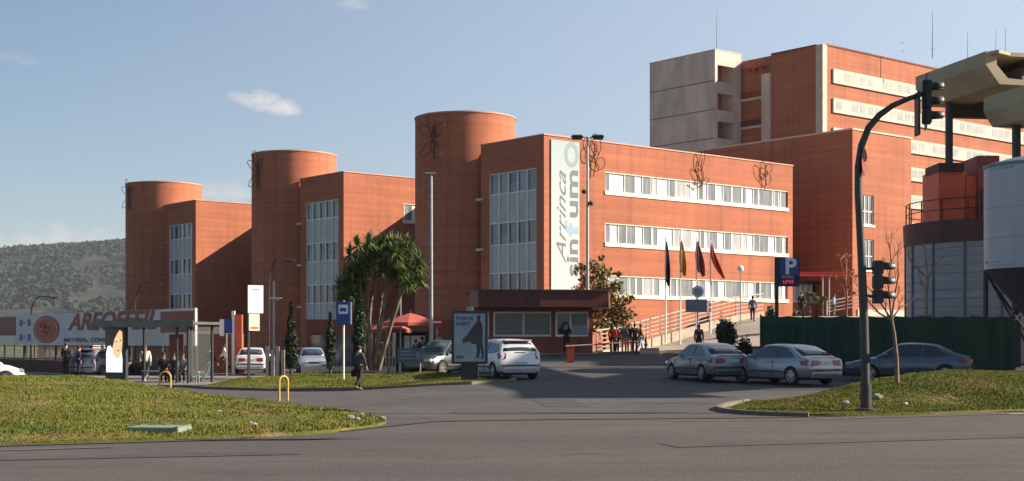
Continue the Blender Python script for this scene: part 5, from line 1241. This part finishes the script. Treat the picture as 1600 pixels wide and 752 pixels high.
def cypress(px,Y,pt,wpx,label,dens=1.0,lean=0):
    p=at(px,Y); zb_=ZM(p.x,Y) if inside((p.x,Y),smooth_poly(MI,2)) else p.z
    t=thing('cypress',label,'tree',(p.x,Y,zb_-.03),0,'slim dark cypresses on the grass strip'); H=zat(pt,Y)-zb_; R_=wpx/F*Y/2
    m=MB(); m.tube([(0,0,0),(0,0,H*.7)],[.07,.02],6); m.build('trunk',m_barkd,t)
    n=int(5200*dens); s=rng.random(n); zz_=.12*H+s*.88*H; rad=R_*np.sin(np.clip(s*1.04+.12,0,1)*PI)**.55*(1-.35*s)*(.75+.3*np.sin(zz_*7+px)*.6); th=rng.random(n)*2*PI; rr=rad*np.sqrt(.35+.65*rng.random(n))*(1+.12*rng.normal(size=n))
    cen=np.stack([rr*np.cos(th)+lean*s,rr*np.sin(th),zz_],1); quads_mesh('crown',leaf_quads(cen,.085,2.2,-.9),m_leaf_cy,t)
cypress(455,63,472,21,'slim cypress just right of the lamp with a tilted panel',1)
cypress(516,64,488,20,'thin sparse cypress just left of the blue bus stop sign',.45)
cypress(561,62,438,25,'tallest and broadest cypress, touching the left of the dragon tree',1.5)
def broadleaf(px,Y,pt,wpx,label,m_leaf,cl,per,size,name='young_tree',base=None,trunk=.11,mb_=None):
    p=at(px,Y); t=thing(name,label,'tree',p); H=zat(pt,Y)-p.z; W_=wpx/F*Y/2
    m=MB(); m.tube([(0,0,-.1),(.05,0,H*.3),(-.03,.05,H*.55),(.02,0,H*.85)],[trunk,trunk*.8,trunk*.55,.02],8); m.build('trunk',mb_ or m_barkd,t,smooth=60)
    C_=[]
    for (u,v,r) in cl:
        c=(u*W_,random.uniform(-.6,.6)*W_,v*H); C_.append((c,(r*W_,r*W_,r*W_*.8)))
        m=MB(); b0=Vector((0,0,H*min(.6,v*.6))); m.tube([b0,(b0+Vector(c))/2+Vector((0,0,-.05)),Vector(c)],[trunk*.4,trunk*.3,.015],5); m.build('branch',mb_ or m_barkd,t)
    leafcloud('crown',C_,per,size,m_leaf,t,shell=.25)
    return t
broadleaf(944,83.5,405,92,'young tree with thin green and rusty autumn leaves, right of the gatehouse',m_leaf_au,[(-.75,.90,.26),(-.35,.95,.24),(.05,.86,.3),(-.6,.76,.34),(-.05,.72,.38),(.4,.7,.3),(-.85,.66,.26),(.1,.55,.42),(.55,.55,.36),(-.4,.5,.42),(.75,.42,.34),(.3,.36,.46),(-.2,.34,.46),(.85,.58,.2),(.5,.85,.14),(-.1,1.0,.12),(.6,.24,.4),(-.6,.3,.4),(0,.66,.5),(-.2,.85,.35),(.3,.45,.5)],620,.14,trunk=.1)
broadleaf(1322,97,388,52,'brown leaved winter tree behind the arched traffic light',m_leaf_br,[(-.5,.85,.3),(.2,.9,.3),(-.7,.6,.34),(.1,.65,.36),(.7,.6,.3),(-.2,.42,.4),(.6,.35,.3),(0,.98,.15)],150,.12,mb_=m_leaf_br)
def shrub(px,Y,pt,wpx,label,per=1900,size=.1,m_=None,zoff=0):
    p=at(px,Y); t=thing('shrub',label,'shrub',(p.x,p.y,p.z+zoff)); H=zat(pt,Y)-p.z-zoff; W_=wpx/F*Y/2
    m=MB()
    for k in range(4): a=k*1.6; m.tube([(0,0,-.05),(math.cos(a)*W_*.5,math.sin(a)*W_*.5,H*.6)],[.03,.01],5)
    m.build('stem',m_barkd,t)
    leafcloud('foliage',[((random.uniform(-.5,.5)*W_,random.uniform(-.5,.5)*W_,H*random.uniform(.3,.72)),(W_*.55,W_*.55,H*.28)) for _ in range(6)]+[((0,0,H*.5),(W_*.8,W_*.8,H*.42))],per,size,m_ or m_leaf_sh,t,shell=.3)
shrub(1137,70,494,38,'bushy green shrub above the roof of the leftmost silver car')
shrub(1163,60,521,24,'dark rounded bush between the two leftmost silver cars',m_=m_leaf_cy)
shrub(1204,86,476,22,'small brownish green bush left of the parking sign post',m_=m_leaf_sh)
shrub(1245,94,484,14,'tiny bush on the plaza just right of the parking sign')
def palm(px,Y,pt,label,s=1.0):
    p=at(px,Y); t=thing('palm',label,'palm tree',p,0,'small palms on the plaza'); H=zat(pt,Y)-p.z
    m=MB(); m.tube([(0,0,-.1),(.02,0,H*.45),(0,0,H*.72)],[.16,.12,.13],8); m.build('trunk',m_barkd,t)
    Q=[]; c=Vector((0,0,H*.74))
    for k in range(26):
        a=random.uniform(0,2*PI); el=random.uniform(-.1,1.3); R_=.85*s; d=Vector((math.cos(a)*math.cos(el),math.sin(a)*math.cos(el),math.sin(el)))
        pts=[c+d*R_*u+Vector((0,0,-.45*u*u*R_)) for u in (0,.35,.7,1)]
        for i in range(3):
            for j in range(5):
                q=pts[i].lerp(pts[i+1],j/5); dd=(pts[i+1]-pts[i]).normalized(); sd=dd.cross(Vector((0,0,1))).normalized()
                for sg in (-1,1):
                    e=q+(sd*sg*.8+dd*.6)*.22*s+Vector((0,0,-.05)); Q.append([q,q+dd*.035,e,e-dd*.012])
    quads_mesh('fronds',np.array([[tuple(v) for v in q] for q in Q]),m_leaf_dr,t)
palm(1264,97,455,'small palm between the parking sign and the canopy posts',1.0)
palm(1284,99,458,'smaller palm beside the canopy post, right of the other palm',.75)
def bare(px,Y,z0,segs,label,r0,m_,seed,depth=4,spread=.55):
    random.seed(seed); p=at(px,Y); t=thing('bare_tree',label,'tree',(p.x,Y,z0),0,'leafless young trees'); 
    def L(q): v=at(q[0],Y,q[1]); return Vector((v.x-p.x,0,v.z-z0))
    T=[L(q) for q in segs[0]]; m=MB(); m.tube([T[0]-Vector((0,0,.1))]+T,[r0*1.15]+[r0*(1-.45*i/(len(T)-1)) for i in range(len(T))],8); m.build('trunk',m_,t,smooth=60)
    def grow(mb,a,d,ln,r,k):
        b=a+d*ln; mid=(a+b)/2+Vector((random.uniform(-1,1),random.uniform(-1,1),0))*ln*.08; mb.tube([a,mid,b],[r,r*.8,r*.55],5)
        if k>0:
            for _ in range(random.choice((2,3))):
                nd=(d+Vector((random.uniform(-1,1),random.uniform(-1,1),random.uniform(-.2,.7)))*spread).normalized(); grow(mb,a.lerp(b,random.uniform(.5,1)),nd,ln*random.uniform(.5,.75),max(.004,r*.5),k-1)
    for s in segs[1:]:
        P=[L(q) for q in s]; y=random.uniform(-.5,.5)
        for i,v in enumerate(P): v.y=y*i/(len(P)-1)
        mb=MB(); mb.tube(P,[r0*.45*(1-.6*i/(len(P)-1)) for i in range(len(P))],6)
        for i in range(1,len(P)):
            for _ in range(2): grow(mb,P[i-1].lerp(P[i],random.uniform(.3,1)),((P[i]-P[i-1]).normalized()+Vector((random.uniform(-1,1),random.uniform(-1,1),.2))*.5).normalized(),(P[i]-P[i-1]).length*.6,r0*.16,depth-2)
        mb.build('branch',m_,t)
Yb=35.5; bx=at(1402,Yb).x
bare(1402,Yb,ZR(bx,Yb),[[(1402,600),(1401,560),(1397,520),(1393,498)],[(1393,500),(1380,480),(1367,462),(1352,445)],[(1393,500),(1388,470),(1384,445),(1387,410),(1382,380)],[(1394,498),(1408,480),(1424,474)],[(1392,500),(1374,490),(1362,478),(1345,452)],[(1393,500),(1396,470),(1402,430),(1400,400)]],'bare young tree standing on the right grass just beside the traffic light',.062,mat('bark_twig',(0.22,0.15,0.10),(0.13,0.09,0.06),.9,8),11)
bare(1449,58,h(17,58),[[(1449,560),(1448,500),(1448,460),(1450,435)],[(1450,436),(1436,422),(1425,410),(1420,396)],[(1450,436),(1448,412),(1446,385)],[(1450,436),(1460,420),(1474,405)],[(1449,455),(1440,445),(1433,425)]],'bare tree in front of the grey drum, rising above the green fence',.08,mat('bark_orange',(0.34,0.21,0.12),(0.22,0.13,0.08),.9,8),5)
random.seed(99)

# ================================================================ people
m_skin=mat('skin',(0.42,0.24,0.16),(0.37,0.2,0.13),.6,6); m_hair=mat('hair_dark',(0.03,0.02,0.015),None,.7); m_hairb=mat('hair_brown',(0.09,0.045,0.02),None,.7)
def skinmesh(name,verts,edges,m,par,sub=1,offs=None):
    me=bpy.data.meshes.new(name); me.from_pydata([v[0] for v in verts],edges,[]); o=bpy.data.objects.new(name,me); C.objects.link(o); me.materials.append(m)
    sk=o.modifiers.new('s','SKIN'); sk.use_smooth_shade=True; sv=me.skin_vertices[0].data
    for i,v in enumerate(verts): r=v[1]; sv[i].radius=(r,r) if not hasattr(r,'__len__') else r; sv[i].use_root=(i==0)
    s=o.modifiers.new('u','SUBSURF'); s.levels=sub; s.render_levels=sub
    apply_mods(o); o.data.materials.clear(); o.data.materials.append(m); o.parent=par
    o.data.polygons.foreach_set('use_smooth',[True]*len(o.data.polygons)); return o
def person(label,x,y,face,top,legs,hair=None,pose='stand',Hh=1.72,z=None,skirt=False,long_hair=False,arms=None,group=None,coat=0,bag=None,z_off=0):
    z=(h(x,y) if z is None else z)+z_off; t=thing('person',label,'person',(x,y,z),face,group); k=Hh/1.72; t.scale=(k,k,k)
    hipz=.93; st={'stand':(.04,-.03),'walk':(.42,-.38),'stroll':(.24,-.2),'sit':(1.45,1.4)}[pose]; base=0
    if pose=='sit': hipz=.50
    J={}
    P=Vector((0,0,hipz)); J['pelvis']=P; up=hipz-.93
    lean=.05 if pose=='walk' else .0
    J['spine']=Vector((0,-lean*.5,1.12+up)); J['chest']=Vector((0,-lean,1.32+up)); J['neck']=Vector((0,-lean-.01,1.47+up)); J['hb']=Vector((0,-lean-.03,1.56+up)); J['ht']=Vector((0,-lean-.02,1.665+up)); J['nose']=Vector((0,-lean-.115,1.585+up))
    A=arms or {'stand':((.1,.35),(.05,.2)),'walk':((-.45,.5),(.5,.7)),'stroll':((-.2,.3),(.25,.5)),'sit':((.5,1.3),(.5,1.2))}[pose]
    for i,(s,nm) in enumerate(((1,'l'),(-1,'r'))):
        sh=Vector((s*.175,-lean+.01,1.405+up)); a1,a2=A[i]
        el=sh+Vector((s*.055,-math.sin(a1)*.28,-math.cos(a1)*.28)); wr=el+Vector((s*.0-(.04*s if a2>.6 else 0),-math.sin(a2)*.25,-math.cos(a2)*.25)); dr=(wr-el).normalized(); pa=wr+dr*.07
        J['sh'+nm]=sh; J['el'+nm]=el; J['wr'+nm]=wr; J['pa'+nm]=pa; J['dr'+nm]=dr
        hp=P+Vector((s*.09,0,-.04)); th=st[i]; kn=hp+Vector((s*.01,-math.sin(th)*.42,-math.cos(th)*.42)); 
        if pose=='sit': an=kn+Vector((0,.04,-.38))
        else: sh_=th-(.45 if th<0 else .02) if pose!='stand' else 0; an=kn+Vector((0,-math.sin(sh_)*.41,-math.cos(sh_)*.41))
        toe=an+Vector((s*.025,-.16,-.05 if not(pose=='walk' and th<0) else -.09)); J['hp'+nm]=hp; J['kn'+nm]=kn; J['an'+nm]=an; J['to'+nm]=toe
    lo=min(J['anl'].z,J['anr'].z)-.085
    for key in list(J):
        if not key.startswith('dr'): J[key]=J[key]-Vector((0,0,lo)) if pose!='sit' else J[key]
    # body, one skin
    V=[];E=[]; ix={}
    def a_(n,p,r): ix[n]=len(V); V.append((tuple(p),r)); return ix[n]
    def e_(a,b): E.append((ix[a],ix[b]))
    a_('pelvis',J['pelvis'],(.13,.10)); a_('spine',J['spine'],(.12,.09)); a_('chest',J['chest'],(.145,.10)); a_('neck',J['neck'],(.055,.055)); a_('hb',J['hb'],(.07,.08)); a_('ht',J['ht'],(.068,.08)); a_('nose',J['nose'],(.018,.018))
    for q in (('pelvis','spine'),('spine','chest'),('chest','neck'),('neck','hb'),('hb','ht'),('hb','nose')): e_(*q)
    for s,nm in ((1,'l'),(-1,'r')):
        a_('sh'+nm,J['sh'+nm],.058); a_('el'+nm,J['el'+nm],.04); a_('wr'+nm,J['wr'+nm],.026); a_('pa'+nm,J['pa'+nm],(.036,.016)); e_('chest','sh'+nm); e_('sh'+nm,'el'+nm); e_('el'+nm,'wr'+nm); e_('wr'+nm,'pa'+nm)
        a_('hp'+nm,J['hp'+nm],.085); a_('kn'+nm,J['kn'+nm],.055); a_('an'+nm,J['an'+nm],.038); a_('to'+nm,J['to'+nm],(.04,.028)); e_('pelvis','hp'+nm); e_('hp'+nm,'kn'+nm); e_('kn'+nm,'an'+nm); e_('an'+nm,'to'+nm)
        dr=J['dr'+nm]; sd=Vector((0,1,0)).cross(dr).normalized(); fw=dr.cross(sd).normalized(); pa=J['pa'+nm]
        for f in range(4):
            o_=fw*(.024-.016*f); ln=(.07,.08,.075,.055)[f]; b0=pa+o_+dr*.015; a_(f'f{f}a{nm}',b0+dr*ln*.5,.0085); a_(f'f{f}b{nm}',b0+dr*ln*.9-sd*s*.02,.007); E.append((ix['pa'+nm],ix[f'f{f}a{nm}'])); E.append((ix[f'f{f}a{nm}'],ix[f'f{f}b{nm}']))
        a_('t'+nm,pa-dr*.02+fw*.045,.009); a_('u'+nm,pa+dr*.02+fw*.062,.008); e_('wr'+nm,'t'+nm); e_('t'+nm,'u'+nm)
    skinmesh('body',V,E,m_skin,t)
    # clothes
    V=[];E=[];ix={}
    a_('pelvis',J['pelvis']+Vector((0,0,.0 if not coat else -.12)),(.155,.125)); a_('spine',J['spine'],(.145,.115)); a_('chest',J['chest'],(.165,.12)); a_('neck',J['neck']-Vector((0,0,.03)),(.072,.07)); e_('pelvis','spine'); e_('spine','chest'); e_('chest','neck')
    for s,nm in ((1,'l'),(-1,'r')):
        a_('sh'+nm,J['sh'+nm],.076); a_('el'+nm,J['el'+nm],.056); a_('wr'+nm,J['wr'+nm]-J['dr'+nm]*.03,.042); e_('chest','sh'+nm); e_('sh'+nm,'el'+nm); e_('el'+nm,'wr'+nm)
    skinmesh('jacket' if coat else 'top',V,E,top,t)
    if skirt:
        m=MB(); c=J['pelvis']; m.lathe([(.26,-.48),(.2,-.2),(.155,.08)],(c.x,c.y,c.z),14); m.build('skirt',legs,t,smooth=60)
    else:
        V=[];E=[];ix={}; a_('pelvis',J['pelvis'],(.15,.118))
        for nm in 'lr': a_('hp'+nm,J['hp'+nm],.1); a_('kn'+nm,J['kn'+nm],.072); a_('an'+nm,J['an'+nm]+Vector((0,0,.02)),.06); e_('pelvis','hp'+nm); e_('hp'+nm,'kn'+nm); e_('kn'+nm,'an'+nm)
        skinmesh('trousers',V,E,legs,t)
    for nm in 'lr':
        V=[(tuple(J['an'+nm]+Vector((0,.02,-.01))),.048),(tuple(J['an'+nm]+Vector((0,.02,-.045))),(.045,.038)),(tuple(J['to'+nm]+Vector((0,-.01,.0))),(.048,.034))]; skinmesh('shoe',V,[(0,1),(1,2)],m_black,t,0)
    hc=(J['hb']+J['ht'])/2; m=MB(); m.ell((hc.x,hc.y+.02,hc.z+.035),(.088,.1,.1),12,8)
    if long_hair: m.ell((hc.x,hc.y+.06,hc.z-.08),(.09,.07,.16),12,8)
    m.build('hair',hair or m_hair,t,smooth=60)
    for s in (-1,1): m=MB(); m.ell((s*.028,hc.y-.088,hc.z-.02),(.011,.008,.007),6,4); m.build('eye',m_black,t)
    if bag:
        m=MB(); c=J['pal']; m.box((c.x+.03,c.y,c.z-.16),(.1,.3,.26)); b=m.build('handbag',bag,t,bevel=.02); m=MB(); m.tube([(c.x+.03,c.y-.1,c.z-.03),(c.x+.03,c.y,c.z+.05),(c.x+.03,c.y+.1,c.z-.03)],.01,5); m.build('strap',bag,b)
    return t
def cloth(n,c): return mat('cloth_'+n,c,tuple(v*.75 for v in c),.9,6,.2)
blk_=cloth('black',(0.018,0.018,0.02)); nav=cloth('navy',(0.02,0.025,0.06)); wht=cloth('white',(0.72,0.7,0.68)); jean=cloth('denim',(0.07,0.10,0.17)); gry=cloth('grey',(0.16,0.17,0.19)); rd=cloth('red',(0.30,0.03,0.03)); rdp=cloth('pink',(0.5,0.12,0.13)); bei=cloth('beige',(0.45,0.33,0.26)); lblue=cloth('light_blue',(0.35,0.5,0.68)); dgr=cloth('dark_grey',(0.05,0.05,0.06)); brn=cloth('brown',(0.16,0.08,0.05))
def PP(label,px,Y,*a,**k):
    return person(label,(px-CX)/F*Y,Y,*a,**k)
y_=52.6
PP('person in dark clothes with a bag, at the road edge below the dragon tree',561,49.6,2.6,dgr,blk_,pose='stroll',Hh=1.6,coat=1,bag=blk_)
PP('taller person in black standing before the hoarding railing, left of another',103,72,3.0,blk_,blk_,Hh=1.76,coat=1,z=-.28)
PP('shorter person in navy beside the taller one before the hoarding railing',123,72,2.2,nav,nav,Hh=1.58,coat=1,z=-.28)
PP('person in a white coat walking left behind the shelter',352,80,-1.4,wht,blk_,pose='walk',Hh=1.7,coat=1,z=-.25)
PP('person in white with pale trousers walking beside the orange pillar',374,79,-.9,wht,bei,pose='stroll',Hh=1.74,hair=m_hairb,z=-.28)
PP('person in jeans walking away at the right end of the shelter',326,62,2.4,blk_,jean,pose='walk',Hh=1.7)
PP('person in a pale blouse standing inside the bus shelter behind the glass',227,62.6,.3,wht,dgr,Hh=1.68,hair=m_hairb)
zb_=h(-15,61)+.1
PP('person in black sitting in the middle of the shelter bench',256,60.6,.2,blk_,blk_,pose='sit',Hh=1.72,z=zb_)
PP('person in dark clothes sitting beside a black clad one on the shelter bench',272,60.4,-.1,dgr,nav,pose='sit',Hh=1.66,z=zb_,hair=m_hairb)
PP('person with a pale scarf coloured top sitting at the right of the shelter bench',286,60.2,.1,gry,blk_,pose='sit',Hh=1.68,z=zb_,hair=m_hairb)
PP('person in black leaning at the window of the gatehouse',885,76.6,3.0,blk_,blk_,Hh=1.74,coat=1,arms=((.7,1.5),(.4,1.2)),z=h(3,76.6)+.12)
gp='people gathered behind the barrier boom'
PP('person in a dark red coat at the left of the group behind the barrier boom',957,80,2.8,rd,blk_,Hh=1.7,coat=1,long_hair=True,group=gp)
PP('person with a pink top just right of the dark red coat behind the boom',964,81,2.4,rdp,blk_,Hh=1.62,hair=m_hairb,group=gp)
PP('person in grey jacket and pale trousers amid the group behind the boom',975,80.3,.3,gry,bei,Hh=1.68,coat=1,group=gp)
PP('person in black with beige trousers in the group behind the boom',984,81,-.2,blk_,bei,Hh=1.7,coat=1,group=gp)
PP('tall person in dark grey, right of the group behind the boom',992,80.2,2.9,dgr,dgr,Hh=1.74,coat=1,group=gp)
PP('person in light blue carrying a white bag, nearest the ramp railing',1001,80.8,1.6,brn,lblue,pose='stroll',Hh=1.7,bag=wht,group=gp,hair=m_hairb)
PP('small child in red standing right of the group behind the boom',1009,80.2,1.2,rd,blk_,Hh=1.0,group=gp)
PP('person in dark red standing at the foot of the signpost beyond the silver car',1092,76,2.9,cloth('wine',(0.12,0.02,0.025)),blk_,Hh=1.72,coat=1)
PP('person in blue grey walking up the plaza left of the parking sign',1176,91,2.9,cloth('slate',(0.13,0.16,0.24)),blk_,pose='walk',Hh=1.74)
PP('person in black standing on the plaza right of the parking sign',1252,95,2.6,blk_,blk_,Hh=1.72,coat=1)
PP('person in pale blue by the white railing, right of the small palms',1303,98,1.2,lblue,gry,Hh=1.7)
PP('person in pale yellow by the kiosk under the red parasol',686,69.2,.5,cloth('cream',(0.6,0.5,0.3)),gry,Hh=1.7)
PP('person in black at the kiosk counter',660,72,2.9,blk_,blk_,Hh=1.74,coat=1)
PP('second person in black queuing behind the information board',650,70.5,2.5,nav,blk_,Hh=1.66,coat=1)

# ================================================================ camera, light, sky, air
cam=bpy.data.cameras.new('camera'); co=bpy.data.objects.new('camera',cam); C.objects.link(co); sc.camera=co
co.location=(0,0,CAMZ); co.rotation_euler=(PI/2,0,0); cam.sensor_width=36; cam.lens=36*F/1600; cam.shift_y=(HY-376)/1600; cam.clip_end=20000; cam.clip_start=.1
sd=Vector((math.cos(SUN_EL),0.0,math.sin(SUN_EL)))
su=bpy.data.lights.new('sun','SUN'); so=bpy.data.objects.new('sun',su); C.objects.link(so); su.energy=5.0; su.angle=math.radians(.55); su.color=(1.0,.87,.70)
so.rotation_euler=(-sd).to_track_quat('-Z','Y').to_euler()
w=bpy.data.worlds.new('World'); sc.world=w; w.use_nodes=True; nt=w.node_tree; N=nt.nodes; L=nt.links; bg=N['Background']
sky=N.new('ShaderNodeTexSky'); sky.sky_type='NISHITA'; sky.sun_disc=False; sky.sun_elevation=SUN_EL; sky.sun_rotation=math.radians(90); sky.air_density=1.0; sky.dust_density=0.8; sky.ozone_density=2.5; sky.altitude=100
tc=N.new('ShaderNodeTexCoord'); sx=N.new('ShaderNodeSeparateXYZ'); L.new(tc.outputs['Generated'],sx.inputs[0])
def M(op,a,b=None,c=None):
    n=N.new('ShaderNodeMath'); n.operation=op
    for i,v in enumerate((a,b,c)):
        if v is None: continue
        if isinstance(v,(int,float)): n.inputs[i].default_value=v
        else: L.new(v,n.inputs[i])
    return n.outputs[0]
az=M('ARCTAN2',sx.outputs[0],sx.outputs[1]); hyp=M('SQRT',M('ADD',M('MULTIPLY',sx.outputs[0],sx.outputs[0]),M('MULTIPLY',sx.outputs[1],sx.outputs[1]))); el=M('ARCTAN2',sx.outputs[2],hyp)
cb=N.new('ShaderNodeCombineXYZ'); L.new(az,cb.inputs[0]); L.new(M('MULTIPLY',el,1.8),cb.inputs[1])
nz=N.new('ShaderNodeTexNoise'); nz.inputs['Scale'].default_value=42; nz.inputs['Detail'].default_value=7; nz.inputs['Roughness'].default_value=.6; L.new(cb.outputs[0],nz.inputs['Vector'])
nz2=N.new('ShaderNodeTexNoise'); nz2.inputs['Scale'].default_value=14; nz2.inputs['Detail'].default_value=5; L.new(cb.outputs[0],nz2.inputs['Vector'])
tot=None
def cloud(px,py,rx,ry,s,slope=0.0):
    global tot
    u0=math.atan((px-CX)/F); e0=math.atan((HY-py)/F*math.cos(u0)); ru=rx/F; rv=ry/F
    du=M('DIVIDE',M('SUBTRACT',az,u0),ru); dv=M('DIVIDE',M('SUBTRACT',M('ADD',el,M('MULTIPLY',M('SUBTRACT',az,u0),slope)),e0),rv)
    d=M('ADD',M('MULTIPLY',du,du),M('MULTIPLY',dv,dv)); f=M('MAXIMUM',M('SUBTRACT',1.0,d),0.0)
    v=M('MULTIPLY',M('MINIMUM',M('MAXIMUM',M('SUBTRACT',M('ADD',M('MULTIPLY',f,.9),M('MULTIPLY',M('SUBTRACT',nz.outputs['Fac'],.5),2.4)),.42),0.0),1.0),s)
    v=M('MULTIPLY',v,M('MINIMUM',M('MULTIPLY',f,4.0),1.0))
    tot=v if tot is None else M('MAXIMUM',tot,v)
cloud(385,157,52,20,1.1,.0); cloud(412,156,44,24,1.5,.0); cloud(438,168,44,22,1.3,.1); cloud(348,300,95,26,.85); cloud(70,380,130,40,1.1); cloud(160,384,100,34,1.0); cloud(-40,388,120,34,.8); cloud(545,6,45,12,.5); cloud(20,92,70,14,.3); cloud(900,380,200,30,.5); cloud(-500,330,300,50,.8); cloud(2100,300,300,60,.6); cloud(2700,200,260,40,.7)
# pale colour mixed over the sky, added to brighten it towards the sun
vf=M('MULTIPLY',M('MINIMUM',M('MAXIMUM',M('DIVIDE',M('ADD',az,.42),.95),0.0),1.0),.86)
vf=M('MULTIPLY',vf,M('MINIMUM',M('MAXIMUM',M('SUBTRACT',3.0,M('MULTIPLY',M('ABSOLUTE',az),1.5)),0.0),1.0))
vx=N.new('ShaderNodeMix'); vx.data_type='RGBA'; L.new(vf,vx.inputs[0]); L.new(sky.outputs[0],vx.inputs[6]); vx.inputs[7].default_value=(5.6,6.6,8.0,1)
mx=N.new('ShaderNodeMix'); mx.data_type='RGBA'; L.new(M('MINIMUM',M('MULTIPLY',tot,.8),.85),mx.inputs[0]); L.new(vx.outputs[2],mx.inputs[6]); mx.inputs[7].default_value=(7.6,6.9,6.5,1)
L.new(mx.outputs[2],bg.inputs['Color']); bg.inputs['Strength'].default_value=.053
sc.view_settings.view_transform='Standard'; sc.view_settings.look='None'; sc.view_settings.exposure=1.15; sc.view_settings.gamma=1; sc.view_settings.use_curve_mapping=False
hz=MB(); hz.bb(-4300,4300,-700,4300,-40,330); o=hz.build('haze',mat('tmp',(1,1,1)),None); tag(o,kind='stuff')
hm=bpy.data.materials.new('haze_air'); hm.use_nodes=True; hn=hm.node_tree; hn.nodes.remove(hn.nodes['Principled BSDF']); pv=hn.nodes.new('ShaderNodeVolumePrincipled'); pv.inputs['Color'].default_value=(.82,.88,1,1); pv.inputs['Density'].default_value=.00007; pv.inputs['Anisotropy'].default_value=.2
hn.links.new(pv.outputs[0],hn.nodes['Material Output'].inputs['Volume']); o.data.materials.clear(); o.data.materials.append(hm)
sc.cycles.max_bounces=6; sc.cycles.diffuse_bounces=3; sc.cycles.glossy_bounces=3; sc.cycles.transparent_max_bounces=12; sc.cycles.volume_bounces=0; sc.cycles.use_denoising=True
